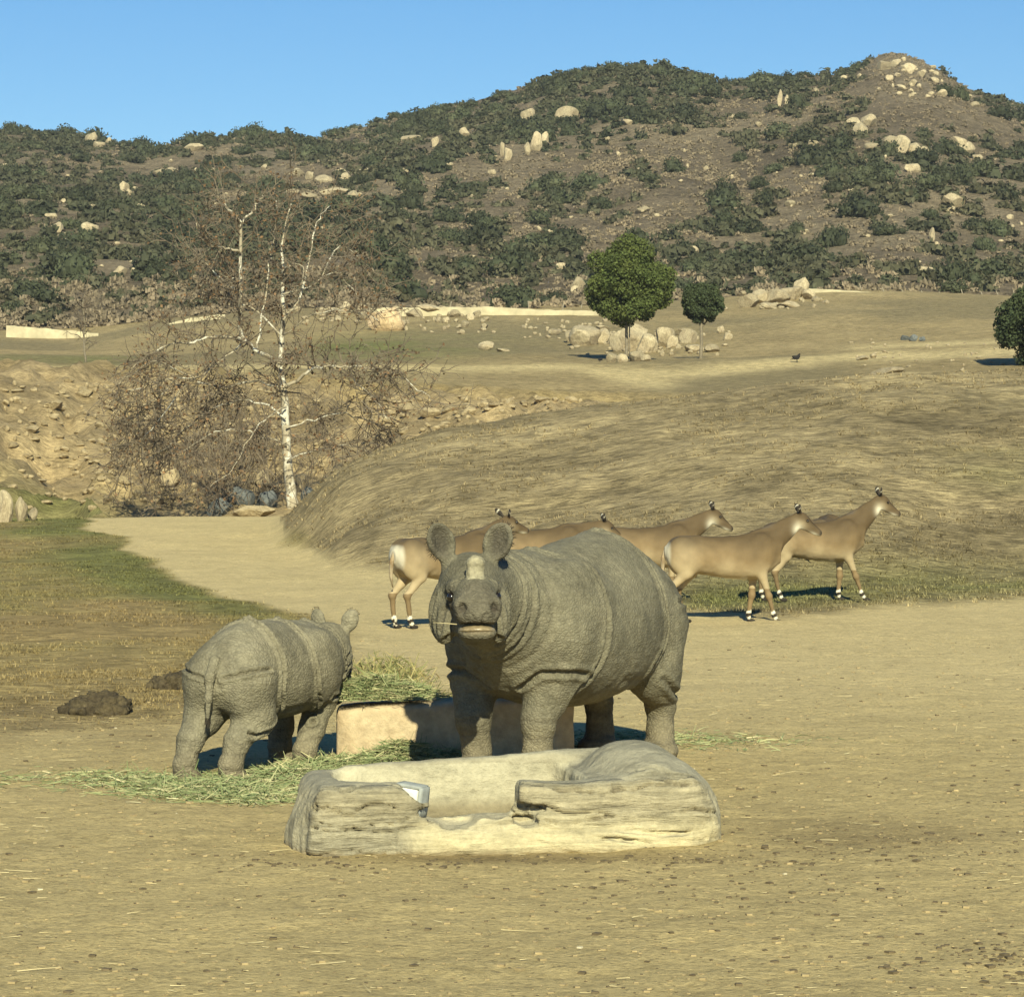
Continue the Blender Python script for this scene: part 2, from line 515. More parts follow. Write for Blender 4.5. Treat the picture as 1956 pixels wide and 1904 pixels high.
gc, gp, gm, gg = ground_color(PXm, Dm)
def ground_mat():
    t = NT('ground_soil')
    pos = t.tc.outputs['Object']
    col = t.attr('Col')
    grass = t.attr('Grass', 'Fac')
    n_big = t.noise(0.9, 5, 0.6)
    n_mid = t.noise(6.0, 6, 0.65)
    n_fine = t.noise(30.0, 6, 0.75)
    blotch = t.noise(1.7, 5, 0.65)
    st = t.noise(5.5, 5, 0.65, t.vec((0.55, 2.2, 1)), 0.6)
    k = t.math('ADD', t.math('MULTIPLY', n_big, 0.35), t.math('MULTIPLY', n_mid, 0.65))
    c = t.mix(1.0, col, t.ramp(k, [(0.30, 0.70), (0.5, 0.98), (0.70, 1.20)]), 'MULTIPLY')
    c = t.mix(1.0, c, t.ramp(n_fine, [(0.30, 0.50), (0.47, 0.97), (0.70, 1.30)]), 'MULTIPLY')
    # tufted look of the short dry grass
    tuft = t.mix(1.0, t.ramp(st, [(0.36, 0.50), (0.5, 0.98), (0.64, 1.32)]), t.ramp(blotch, [(0.34, 0.62), (0.5, 1.0), (0.66, 1.28)]), 'MULTIPLY')
    c = t.mix(grass, c, t.mix(1.0, c, tuft, 'MULTIPLY'))
    # dark crumbs and pale flecks
    v = t.vor(19.0)
    sel = t.vor(19.0, out='Color')
    sep = t.n('ShaderNodeSeparateColor')
    t.l(sel, sep.inputs[0])
    crumb = t.math('MULTIPLY', t.math('LESS_THAN', v, 0.16), t.math('GREATER_THAN', sep.outputs[0], 0.80))
    c = t.mix(t.math('MULTIPLY', crumb, 0.7), c, (.075, .052, .03))
    fleck = t.math('MULTIPLY', t.math('LESS_THAN', v, 0.13), t.math('LESS_THAN', sep.outputs[1], 0.10))
    c = t.mix(t.math('MULTIPLY', fleck, 0.6), c, (.62, .50, .27))
    h = t.math('ADD', t.math('MULTIPLY', n_mid, 0.7), t.math('MULTIPLY', n_fine, 0.3))
    h = t.math('ADD', h, t.math('MULTIPLY', t.math('MULTIPLY', st, grass), 1.6))
    t.bump(h, 0.9, 0.07)
    return t.done(c, 0.95, 0.12)
MAT_GROUND = ground_mat()
me = mesh_np('ground', np.stack([Xm, Dm, Zm], -1).reshape(-1, 3), GQ, True, gc, [MAT_GROUND])
add_attr(me, 'Grass', np.clip(gm + 0.8 * (1 - gp) * (Dm.ravel() > 22) * (1 - gm), 0, 1))
obj('ground', me, kind='structure', label='dry tan earth of the enclosure with a grassy mound and a gully')

# ------------------------------------------------------------------ hill mesh
pxh = np.concatenate([np.linspace(-1400, -200, 30)[:-1], np.arange(-200, 2160, 8.0), np.linspace(2160, 3300, 30)])
dh = np.concatenate([np.arange(268, 660, 2.6), np.arange(660, 900, 16)])
PXh, Dh = np.meshgrid(pxh, dh)
Xh = (PXh - HX) / F * Dh
Zh = hz(PXh, Dh)
Zh[0] -= 3
n1h = fbm(xyz(Xh, Dh, 3, 0.03), 4, 61)
n2h = fbm(xyz(Xh, Dh, 3, 0.16), 3, 63)
hc = np.array([.235, .182, .122])[None] * (1 + 0.35 * n1h.ravel()[:, None] + 0.25 * n2h.ravel()[:, None])
bare = sstep(0.05, 0.45, n1h.ravel() + 0.3 * n2h.ravel())[:, None] * 0.6
pk = (np.exp(-((PXh.ravel() - 1745) / 70) ** 2) * sstep(520, 600, Dh.ravel()))[:, None]
hc = lerp(hc, np.array([.310, .245, .162])[None], np.clip(bare + pk, 0, 1))
nh, mh = PXh.shape
_i = np.arange(nh - 1)[:, None] * mh
_j = np.arange(mh - 1)[None]
HQ = np.stack([_i + _j, _i + _j + 1, _i + _j + 1 + mh, _i + _j + mh], -1).reshape(-1, 4)
def hill_mat():
    t = NT('hill_dry_brush')
    col = t.attr('Col')
    n = t.noise(0.55, 6, 0.7)
    n2 = t.noise(2.2, 5, 0.7)
    c = t.mix(1.0, col, t.ramp(n, [(0.3, 0.55), (0.5, 1.0), (0.7, 1.35)]), 'MULTIPLY')
    c = t.mix(1.0, c, t.ramp(n2, [(0.3, 0.6), (0.7, 1.3)]), 'MULTIPLY')
    t.bump(t.math('ADD', n, n2), 1.0, 0.9)
    return t.done(c, 0.95, 0.1)
me = mesh_np('hill', np.stack([Xh, Dh, Zh], -1).reshape(-1, 3), HQ, True, hc, [hill_mat()])
obj('hill', me, kind='structure', label='dry brown hillside under the scrub')
# ------------------------------------------------------------------ implicit surfaces for bodies
class Fld:
    def __init__(self, lo, hi, h):
        self.lo = np.asarray(lo, float)
        self.h = h
        self.n = np.ceil((np.asarray(hi, float) - self.lo) / h).astype(int) + 1
        self.ax = [self.lo[i] + np.arange(self.n[i]) * h for i in range(3)]
        self.f = np.full(self.n, 9.0, np.float32)
    def sub(self, lo, hi):
        sl = []
        for i in range(3):
            a = int(np.clip(math.floor((lo[i] - self.lo[i]) / self.h), 0, self.n[i]))
            b = int(np.clip(math.ceil((hi[i] - self.lo[i]) / self.h) + 1, 0, self.n[i]))
            sl.append(slice(a, b))
        X, Y, Z = np.meshgrid(self.ax[0][sl[0]], self.ax[1][sl[1]], self.ax[2][sl[2]], indexing='ij')
        return tuple(sl), X, Y, Z
    def comb(self, sl, d, k, op):
        f = self.f[sl]
        if op == 'u':
            hh = np.maximum(k - np.abs(f - d), 0) / k
            self.f[sl] = np.minimum(f, d) - hh * hh * k * 0.25
        else:
            d = -d
            hh = np.maximum(k - np.abs(f - d), 0) / k
            self.f[sl] = np.maximum(f, d) + hh * hh * k * 0.25
    def cone(self, a, b, ra, rb, k=0.06, op='u', sq=None):
        a, b = np.asarray(a, float), np.asarray(b, float)
        m = max(ra, rb) * (max(sq) if sq else 1) + k + self.h * 2
        sl, X, Y, Z = self.sub(np.minimum(a, b) - m, np.maximum(a, b) + m)
        if X.size == 0: return
        ab = b - a
        t = np.clip(((X - a[0]) * ab[0] + (Y - a[1]) * ab[1] + (Z - a[2]) * ab[2]) / (ab @ ab + 1e-9), 0, 1)
        dx, dy, dz = X - a[0] - t * ab[0], Y - a[1] - t * ab[1], Z - a[2] - t * ab[2]
        if sq:
            dx, dy, dz = dx / sq[0], dy / sq[1], dz / sq[2]
        self.comb(sl, np.sqrt(dx * dx + dy * dy + dz * dz) - (ra + (rb - ra) * t), k, op)
    def chain(self, pts, rad, k=0.06, op='u', sq=None):
        for i in range(len(pts) - 1):
            self.cone(pts[i], pts[i + 1], rad[i], rad[i + 1], k if i == 0 else min(k, 0.04), op, sq)
    def ell(self, c, r, M=None, k=0.06, op='u'):
        c, r = np.asarray(c, float), np.asarray(r, float)
        m = r.max() + k + self.h * 2
        sl, X, Y, Z = self.sub(c - m, c + m)
        if X.size == 0: return
        X, Y, Z = X - c[0], Y - c[1], Z - c[2]
        if M is not None:
            X, Y, Z = (M[0, 0] * X + M[1, 0] * Y + M[2, 0] * Z, M[0, 1] * X + M[1, 1] * Y + M[2, 1] * Z, M[0, 2] * X + M[1, 2] * Y + M[2, 2] * Z)
        k0 = np.sqrt((X / r[0]) ** 2 + (Y / r[1]) ** 2 + (Z / r[2]) ** 2)
        k1 = np.sqrt((X / r[0] ** 2) ** 2 + (Y / r[1] ** 2) ** 2 + (Z / r[2] ** 2) ** 2) + 1e-6
        self.comb(sl, k0 * (k0 - 1) / k1, k, op)
    def box(self, c, hf, rd, k=0.05, op='u'):
        c, hf = np.asarray(c, float), np.asarray(hf, float)
        m = hf + k + self.h * 2
        sl, X, Y, Z = self.sub(c - m, c + m)
        qx, qy, qz = np.abs(X - c[0]) - hf[0] + rd, np.abs(Y - c[1]) - hf[1] + rd, np.abs(Z - c[2]) - hf[2] + rd
        d = np.sqrt(np.maximum(qx, 0) ** 2 + np.maximum(qy, 0) ** 2 + np.maximum(qz, 0) ** 2) + np.minimum(np.maximum(qx, np.maximum(qy, qz)), 0) - rd
        self.comb(sl, d, k, op)
    def loft(self, st, k=0.08, ex=2.2, ext=1.85):
        """torso along x: stations (x, top, bottom, half width, [cy])"""
        st = np.asarray(st, float)
        lo = [st[0, 0] - 0.1, -st[:, 3].max() - 0.15 - np.abs(st[:, 4]).max(), st[:, 2].min() - 0.15]
        hi = [st[-1, 0] + 0.1, st[:, 3].max() + 0.15 + np.abs(st[:, 4]).max(), st[:, 1].max() + 0.15]
        sl, X, Y, Z = self.sub(lo, hi)
        xs = self.ax[0][sl[0]]
        def sm(col):
            fine = np.linspace(st[0, 0], st[-1, 0], 400)
            v = np.interp(fine, st[:, 0], st[:, col])
            kk = np.exp(-0.5 * (np.arange(-24, 25) / 9.0) ** 2)
            kk /= kk.sum()
            v = np.convolve(np.pad(v, 24, 'edge'), kk, 'valid')
            return np.interp(xs, fine, v)[:, None, None]
        top, bot, hw, cy = sm(1), sm(2), sm(3), sm(4)
        cz, hh = (top + bot) / 2, (top - bot) / 2
        cz = cz - 0.10 * hh
        hh = np.where(Z > cz, top - cz, cz - bot)
        ee = np.where(Z > cz, ext, ex)
        q = (np.abs((Y - cy) / hw) ** ee + np.abs((Z - cz) / hh) ** ee) ** (1 / ee)
        d = (q - 1) * np.minimum(hw, hh)
        ends = np.maximum(st[0, 0] - X, X - st[-1, 0])
        d = np.maximum(d, ends)
        self.comb(sl, d, k, 'u')
    def floor(self, z=0.0):
        Z = self.ax[2][None, None, :]
        self.f = np.maximum(self.f, (z - Z).astype(np.float32))
    def mesh(self):
        f = self.f
        ins = f < 0
        nx, ny, nz = f.shape
        c = np.zeros((nx - 1, ny - 1, nz - 1), np.int8)
        offs = [(i, j, k) for i in (0, 1) for j in (0, 1) for k in (0, 1)]
        for (i, j, k) in offs:
            c += ins[i:nx - 1 + i, j:ny - 1 + j, k:nz - 1 + k]
        act = (c > 0) & (c < 8)
        ii, jj, kk = np.nonzero(act)
        idx = np.full(act.shape, -1, np.int64)
        idx[ii, jj, kk] = np.arange(len(ii))
        acc = np.zeros((len(ii), 3))
        cnt = np.zeros(len(ii))
        for a in range(8):
            for b in range(a + 1, 8):
                oa, ob = offs[a], offs[b]
                if sum(abs(oa[q] - ob[q]) for q in range(3)) != 1:
                    continue
                fa = f[ii + oa[0], jj + oa[1], kk + oa[2]]
                fb = f[ii + ob[0], jj + ob[1], kk + ob[2]]
                cr = (fa < 0) != (fb < 0)
                t = np.where(cr, fa / np.where(cr, fa - fb, 1), 0)
                for q in range(3):
                    acc[:, q] += np.where(cr, oa[q] + (ob[q] - oa[q]) * t, 0)
                cnt += cr
        Vv = (acc / cnt[:, None] + np.stack([ii, jj, kk], -1)) * self.h + self.lo
        Q = []
        for ax in range(3):
            s0 = [slice(None)] * 3
            s1 = [slice(None)] * 3
            s0[ax] = slice(0, -1)
            s1[ax] = slice(1, None)
            ch = ins[tuple(s0)] != ins[tuple(s1)]
            e = np.nonzero(ch)
            e = [x for x in e]
            o1, o2 = [(1, 2), (2, 0), (0, 1)][ax]
            ok = (e[o1] > 0) & (e[o2] > 0) & (e[o1] < f.shape[o1] - 1) & (e[o2] < f.shape[o2] - 1)
            e = [x[ok] for x in e]
            up = ins[tuple(s0)][tuple(e)]
            def cell(d1, d2):
                g = [x.copy() for x in e]
                g[o1] = g[o1] + d1
                g[o2] = g[o2] + d2
                return idx[g[0], g[1], g[2]]
            q = np.stack([cell(-1, -1), cell(0, -1), cell(0, 0), cell(-1, 0)], -1)
            q[~up] = q[~up][:, ::-1]
            Q.append(q)
        Q = np.concatenate(Q)
        Q = Q[(Q >= 0).all(1)]
        return Vv, Q

def vnormals(Vv, Q):
    a, b, c, d = (Vv[Q[:, i]] for i in range(4))
    fn = np.cross(c - a, d - b)
    N = np.zeros_like(Vv)
    for i in range(4):
        np.add.at(N, Q[:, i], fn)
    return N / (np.linalg.norm(N, axis=1)[:, None] + 1e-12)

def relax(Vv, Q, it=2, w=0.5):
    for _ in range(it):
        S = np.zeros_like(Vv)
        n = np.zeros(len(Vv))
        for i in range(4):
            for j in (1, 3):
                np.add.at(S, Q[:, i], Vv[Q[:, (i + j) % 4]])
                np.add.at(n, Q[:, i], 1)
        Vv = Vv * (1 - w) + w * S / n[:, None]
    return Vv

def polydist(Vv, pts):
    pts = np.asarray(pts, float)
    best = np.full(len(Vv), 9.0)
    near = np.nonzero(((Vv > pts.min(0) - .16) & (Vv < pts.max(0) + .16)).all(1))[0]
    W = Vv[near]
    bb = best[near]
    for a, b in zip(pts[:-1], pts[1:]):
        ab = b - a
        t = np.clip(((W - a) @ ab) / (ab @ ab + 1e-12), 0, 1)
        bb = np.minimum(bb, np.linalg.norm(W - a - t[:, None] * ab, axis=1))
    best[near] = bb
    return best

def smooth_poly(pts, n=6):
    """Catmull-Rom through the points"""
    p = np.asarray(pts, float)
    p = np.concatenate([[2 * p[0] - p[1]], p, [2 * p[-1] - p[-2]]])
    out = []
    for i in range(1, len(p) - 2):
        for t in np.arange(n) / n:
            out.append(0.5 * (2 * p[i] + (p[i + 1] - p[i - 1]) * t + (2 * p[i - 1] - 5 * p[i] + 4 * p[i + 1] - p[i + 2]) * t * t + (3 * p[i] - p[i - 1] - 3 * p[i + 1] + p[i + 2]) * t ** 3))
    out.append(p[-2])
    return np.array(out)

def project(pts, Vv, N=None, mask=None):
    """snap points to the nearest vertices"""
    out = []
    sub = Vv[((Vv > pts.min(0) - .3) & (Vv < pts.max(0) + .3)).all(1)].astype(np.float32)
    for q in pts:
        dd = ((sub - q.astype(np.float32)) ** 2).sum(1)
        out.append(sub[dd.argmin()].astype(float))
    return np.array(out)
# ------------------------------------------------------------------ rocks
def cube_sphere(n):
    g = np.linspace(-1, 1, n + 1)
    a, b = np.meshgrid(g, g, indexing='ij')
    a, b = np.tan(a * math.pi / 4), np.tan(b * math.pi / 4)
    o = np.ones_like(a)
    faces = [(a, b, o), (b, a, -o), (o, a, b), (-o, b, a), (b, o, a), (a, -o, b)]
    V, Q = [], []
    i = np.arange(n)[:, None] * (n + 1)
    j = np.arange(n)[None]
    q = np.stack([i + j, i + j + n + 1, i + j + n + 2, i + j + 1], -1).reshape(-1, 4)
    for k, f in enumerate(faces):
        V.append(np.stack([c.ravel() for c in f], -1))
        Q.append(q + k * (n + 1) ** 2)
    V = np.concatenate(V)
    V /= np.linalg.norm(V, axis=1)[:, None]
    Q = np.concatenate(Q)
    key = np.round(V, 5)
    _, first, inv = np.unique(key, axis=0, return_index=True, return_inverse=True)
    return V[first], inv.ravel()[Q]

def rock_geo(seed, n=9, planes=9, rough=0.10, flat=1.0):
    rg = np.random.default_rng(seed)
    V, Q = cube_sphere(n)
    for _ in range(planes):
        nn = rg.normal(size=3)
        nn /= np.linalg.norm(nn)
        h = rg.uniform(0.55, 0.88)
        e = V @ nn - h
        V = V - nn[None] * np.maximum(e, 0)[:, None] * 0.92
    V = V * (1 + rough * fbm(V * 1.7 + seed * 3.1, 4, seed))[:, None]
    V = V - np.array([0, 0, V[:, 2].min()])
    V /= np.abs(V[:, :2]).max()
    V[:, 2] *= flat / V[:, 2].max()
    return V, Q

def rock_mat(name, c1, c2, bs=3.0):
    t = NT(name)
    n = t.noise(1.6, 6, 0.65)
    n2 = t.noise(9.0, 5, 0.7)
    c = t.mix(t.ramp(n, [(0.4, 0.0), (0.62, 1.0)]), c1, c2)
    c = t.mix(1.0, c, t.ramp(n2, [(0.3, 0.6), (0.6, 1.1)]), 'MULTIPLY')
    oi = t.n('ShaderNodeObjectInfo')
    c = t.mix(1.0, c, t.ramp(oi.outputs['Random'], [(0.0, 0.72), (1.0, 1.15)]), 'MULTIPLY')
    t.bump(t.noise(bs, 6, 0.7), 0.9, 0.12)
    return t.done(c, 0.9, 0.2)
MAT_GRANITE = rock_mat('pale_granite', (.44, .36, .23), (.33, .26, .165))
MAT_GULLY = rock_mat('tan_gully_rock', (.46, .36, .21), (.33, .25, .14))
MAT_BLUE = rock_mat('blue_grey_rock', (.19, .195, .185), (.12, .13, .13))
MAT_RED = rock_mat('reddish_granite', (.50, .37, .23), (.42, .30, .17))
ROCKS = {}
def rock_mesh(mat, k, flat=1.0):
    key = (mat.name, k, flat)
    if key not in ROCKS:
        Vr, Qr = rock_geo(100 + k * 7 + int(flat * 10), 9, 10)
        Vr[:, 2] *= flat
        ROCKS[key] = mesh_np('boulder', Vr, Qr, False, None, [mat])
    return ROCKS[key]
RNG = np.random.default_rng(5)
def size_word(w, a, b):
    return 'small' if w < a else ('large' if w > b else 'medium')
def rock(px, py, w, h, mat, label, group, name='boulder', dmin=0, sink=0.2, rz=None, d=None):
    p = hit(px, py, dmin) if d is None else np.array([(px - HX) / F * d, d, float(surf_z(np.array([px]), np.array([float(d)]))[0])])
    if p is None:
        return None
    s = p[1] / F
    k = int(RNG.integers(0, 9))
    W, H = w * s, h * s
    o = obj(name, rock_mesh(mat, k), None, label, 'boulder', group, None,
            (p[0], p[1] + W * 0.25, p[2] - H * sink), (RNG.uniform(-.15, .15), RNG.uniform(-.15, .15), RNG.uniform(0, 6.28) if rz is None else rz),
            (W * 0.5, W * 0.5 * RNG.uniform(0.7, 1.0), H * (1 + sink)))
    return o

HILL_ROCKS = [(1005, 240, 40, 30), (1085, 232, 50, 26), (1022, 290, 26, 34), (1040, 285, 22, 30), (1010, 298, 14, 22), (1198, 240, 26, 10), (1338, 162, 22, 14), (1490, 205, 14, 28), (1502, 206, 12, 22),
    (1632, 245, 40, 18), (1660, 244, 34, 22), (1648, 262, 30, 24), (1520, 287, 18, 12), (1553, 282, 24, 12), (1543, 300, 26, 10), (1700, 290, 34, 28), (1722, 292, 40, 30), (1745, 295, 30, 20), (1668, 290, 32, 14), (1765, 296, 24, 14),
    (1830, 285, 34, 22), (1848, 300, 40, 26), (1868, 306, 24, 10), (1743, 330, 36, 16), (1823, 400, 50, 26), (1815, 408, 24, 14), (1780, 460, 14, 22), (1773, 526, 40, 16), (1323, 488, 22, 16), (1228, 408, 42, 12), (1695, 350, 16, 8), (1348, 328, 12, 10),
    (1510, 396, 26, 12), (1613, 155, 20, 10), (1073, 520, 20, 16), (1103, 556, 32, 24), (1690, 135, 30, 16), (1710, 128, 26, 14), (1735, 140, 34, 18), (1762, 150, 26, 14), (1745, 165, 20, 12), (1700, 155, 18, 10), (1785, 160, 24, 12), (1725, 175, 22, 10), (1800, 185, 22, 12), (1865, 205, 20, 10), (1850, 190, 16, 9),
    (172, 278, 24, 24), (190, 285, 26, 14), (206, 276, 14, 12), (370, 290, 42, 14), (318, 337, 52, 16), (505, 326, 16, 10), (565, 340, 36, 16), (590, 346, 26, 16), (620, 350, 50, 14), (645, 340, 30, 16), (660, 345, 20, 14), (785, 274, 42, 14), (830, 282, 20, 18), (888, 262, 22, 16), (960, 300, 14, 24), (970, 310, 18, 22), (945, 305, 12, 10),
    (722, 294, 12, 10), (700, 330, 34, 8), (236, 368, 22, 18), (248, 376, 14, 14), (205, 374, 14, 12), (57, 381, 12, 10), (120, 389, 12, 8), (175, 404, 30, 10), (270, 405, 30, 14), (320, 394, 12, 10), (97, 416, 26, 8), (108, 450, 26, 22), (118, 462, 22, 14), (170, 445, 36, 18), (135, 466, 32, 9), (297, 476, 10, 6), (202, 476, 12, 6), (228, 528, 34, 16), (254, 524, 9, 10), (295, 516, 20, 8), (180, 546, 14, 5), (405, 328, 22, 7), (12, 420, 14, 9), (640, 375, 60, 14), (590, 380, 44, 10), (560, 372, 30, 10), (675, 378, 30, 12),
    (1250, 230, 10, 7), (1160, 270, 12, 8), (1180, 300, 10, 8), (940, 335, 18, 9), (860, 320, 14, 7), (770, 330, 12, 8), (1430, 180, 14, 8), (1560, 180, 14, 10), (1450, 245, 14, 9), (1400, 230, 18, 10), (1190, 180, 14, 8), (1900, 330, 18, 9), (1930, 420, 16, 8), (1600, 330, 12, 8), (1880, 470, 14, 8)]
def rock_stuff(name, spots, mat, label, dmin):
    """many small stones as one mass"""
    m = MB()
    for i, (a, b, w, h) in enumerate(spots):
        p = hit(a, b, dmin)
        if p is None: continue
        Vr, Qr = rock_geo(500 + i % 12, 3, 8)
        k = p[1] / F
        m.add((Vr @ rot_m(0, 0, i * 1.7).T) * np.array([w * k * .5, w * k * .45, h * k * 1.2]) + p - np.array([0, 0, h * k * .25]), Qr)
    obj(name, m.mesh(name, [mat], False), kind='stuff', label=label)
_r = np.random.default_rng(14)
rock_stuff('scattered_hill_stones', [(_r.uniform(0, 1956), _r.uniform(285, 520), _r.uniform(5, 14), _r.uniform(4, 8)) for _ in range(110)] + [(_r.normal(1745, 48), _r.uniform(118, 190), _r.uniform(6, 15), _r.uniform(5, 10)) for _ in range(28)], MAT_GRANITE, 'small pale stones scattered over the far hillside', 270)
for (a, b, w, h) in HILL_ROCKS:
    where = 'on the rocky peak' if a > 1660 and b < 200 else 'below the rocky peak' if a > 1590 and b < 360 else 'on the bare shoulder beside the saddle' if a > 1280 else 'high on the main hill' if a > 900 and b < 350 else 'on the hill behind the bare sycamore' if a < 720 else 'on the middle slope of the main hill'
    rock(a, b, w * 1.05, h * 1.15, MAT_GRANITE, size_word(w, 16, 32) + ' pale granite boulder among the scrub ' + where, 'boulders ' + where, dmin=270)

FAR_ROCKS = [(826, 603, 90, 20), (790, 606, 40, 16), (870, 606, 26, 14), (900, 612, 22, 12), (888, 625, 18, 12), (925, 628, 18, 10), (912, 606, 20, 12), (850, 618, 20, 12), (770, 622, 18, 10), (700, 612, 36, 22), (690, 598, 26, 16), (660, 600, 30, 22), (640, 606, 26, 18), (615, 602, 22, 14),
    (931, 668, 36, 15), (960, 672, 30, 6), (1092, 655, 30, 22), (1120, 660, 82, 36), (1150, 655, 34, 26), (1203, 672, 84, 52), (1238, 674, 54, 34), (1265, 664, 46, 36), (1284, 664, 26, 22), (1317, 656, 42, 26), (1305, 640, 40, 12), (1324, 672, 44, 13), (1361, 673, 36, 15), (1189, 692, 24, 15), (1216, 690, 40, 18), (1168, 692, 26, 16), (1236, 690, 22, 12), (1390, 650, 20, 14), (1378, 636, 16, 12),
    (1428, 588, 46, 26), (1450, 580, 44, 26), (1483, 578, 60, 24), (1515, 574, 50, 26), (1531, 566, 36, 34), (1545, 572, 40, 18), (1507, 588, 54, 12), (1470, 590, 40, 12), (1560, 576, 20, 10), (1100, 560, 20, 12), (1697, 716, 74, 13), (1715, 712, 30, 10), (1650, 688, 26, 8), (1668, 684, 14, 8), (1130, 556, 18, 14), (1112, 580, 12, 12), (1180, 625, 22, 10), (1060, 640, 30, 12), (1150, 630, 30, 8)]
for (a, b, w, h) in FAR_ROCKS:
    where = 'beside the reddish boulder' if a < 960 else 'around the foot of the large round tree' if a < 1300 else 'under the small ball-shaped tree' if a < 1400 else 'in the outcrop where the curved wall starts' if a < 1600 else 'below the dark broadleaf tree'
    rock(a, b, w, h * 1.1, MAT_GRANITE, size_word(w, 24, 42) + ' pale weathered boulder ' + where, 'boulders ' + where, dmin=125)
rock(742, 632, 80, 44, MAT_RED, 'large reddish boulder on the grassy slope before the pale wall', None, dmin=150)
for (a, b, w, h) in [(1728, 650, 20, 10), (1745, 652, 22, 13), (1762, 652, 14, 9)]:
    rock(a, b, w, h, MAT_BLUE, 'grey stone in a small dark heap on the tan slope', 'grey stones on the tan slope', 'stone', 125)

GULLY = [(175, 978, 18, 12), (232, 938, 42, 15), (262, 950, 18, 14), (145, 908, 20, 9), (500, 930, 36, 32), (322, 940, 46, 42), (345, 900, 26, 18), (300, 962, 30, 16), (575, 930, 32, 24), (600, 905, 26, 18), (420, 880, 26, 14), (225, 800, 30, 18), (160, 770, 44, 14), (100, 790, 50, 18), (190, 820, 26, 14), (250, 845, 30, 16), (60, 830, 36, 14), (130, 735, 30, 8), (290, 780, 30, 14), (330, 800, 26, 12), (370, 770, 30, 14), (210, 760, 26, 12), (30, 770, 22, 12),
    (780, 786, 60, 15), (820, 798, 46, 18), (860, 788, 40, 14), (975, 778, 30, 18), (1000, 775, 20, 10), (1090, 770, 28, 12), (1060, 768, 18, 8), (900, 790, 26, 12), (740, 810, 40, 16), (770, 830, 30, 12), (925, 780, 22, 12), (1030, 774, 16, 10), (700, 850, 26, 12), (440, 940, 22, 18), (370, 955, 24, 18), (280, 905, 22, 16), (205, 870, 20, 12), (120, 862, 26, 10), (20, 860, 30, 12), (55, 880, 22, 10), (90, 905, 16, 8)]
_r = np.random.default_rng(8)
for _ in range(20):
    GULLY.append((_r.uniform(0, 620), _r.uniform(740, 970), _r.uniform(15, 28), _r.uniform(8, 16)))
rock_stuff('gully_rubble', [(_r.uniform(0, 640), _r.uniform(735, 972), _r.gamma(3, 3) + 4, _r.uniform(4, 10)) for _ in range(330)] + [(_r.uniform(690, 1110), _r.uniform(762, 830), _r.gamma(3, 3) + 4, _r.uniform(4, 9)) for _ in range(120)], MAT_GULLY, 'loose tan rubble on the banks of the gully', 78)
rock_stuff('slope_rubble', [(_r.normal(860, 60), _r.uniform(590, 640), _r.uniform(5, 14), _r.uniform(4, 9)) for _ in range(60)] + [(_r.normal(1240, 70), _r.uniform(635, 680), _r.uniform(5, 14), _r.uniform(4, 9)) for _ in range(60)] + [(_r.normal(640, 50), _r.uniform(590, 620), _r.uniform(6, 16), _r.uniform(5, 10)) for _ in range(40)] + [(_r.normal(1490, 40), _r.uniform(562, 592), _r.uniform(5, 14), _r.uniform(4, 8)) for _ in range(40)] + [(_r.uniform(1000, 1160), _r.uniform(612, 650), _r.uniform(5, 12), _r.uniform(3, 7)) for _ in range(50)] + [(_r.uniform(1600, 1940), _r.uniform(650, 710), _r.uniform(4, 10), _r.uniform(3, 5)) for _ in range(40)], MAT_GRANITE, 'small pale rubble among the boulders of the grassy slope', 125)
for (a, b, w, h) in GULLY:
    where = 'on the eroded slope beyond the upright rocks' if a < 330 else 'on the gully bank behind the sycamore' if a < 640 else 'on the pale bank showing over the mound edge'
    rock(a, b, w, h, MAT_GULLY, size_word(w, 17, 30) + ' tan rock ' + where, 'rocks ' + where, dmin=78)
for (a, b, w, h, d) in [(418, 985, 58, 46, 82), (462, 985, 60, 42, 82.5), (505, 985, 52, 38, 83), (590, 985, 44, 46, 85)]:
    rock(a, b, w, h, MAT_BLUE, 'blue-grey boulder at the foot of the bare sycamore', 'blue-grey boulders under the sycamore', d=d)
rock(484, 988, 92, 22, MAT_GULLY, 'low pale slab of rock lying before the blue-grey boulders', None, d=79)
for (a, b, w, h, d) in [(8, 1010, 44, 62, 74), (36, 1012, 30, 48, 74.5), (60, 1006, 24, 26, 75)]:
    rock(a, b, w, h, MAT_GRANITE, 'upright pale rock at the edge of the green grass by the gully', 'upright rocks by the green grass', d=d)

# ------------------------------------------------------------------ foliage
def leaf_quads(C, N, size, rg, spread=1.0):
    """one bent leaf clump (two triangles) per centre C with outward normals N"""
    n = len(C)
    nn = N + spread * rg.normal(size=(n, 3))
    nn /= np.linalg.norm(nn, axis=1)[:, None] + 1e-9
    t = np.cross(nn, rg.normal(size=(n, 3)))
    t /= np.linalg.norm(t, axis=1)[:, None] + 1e-9
    b = np.cross(nn, t)
    s = (size * rg.uniform(0.55, 1.25, n))[:, None]
    w = s * rg.uniform(0.45, 0.8, n)[:, None]
    Vv = np.stack([C - t * s, C + b * w + nn * s * 0.25, C + t * s, C - b * w + nn * s * 0.1], 1).reshape(-1, 3)
    return Vv, np.arange(n * 4).reshape(-1, 4)

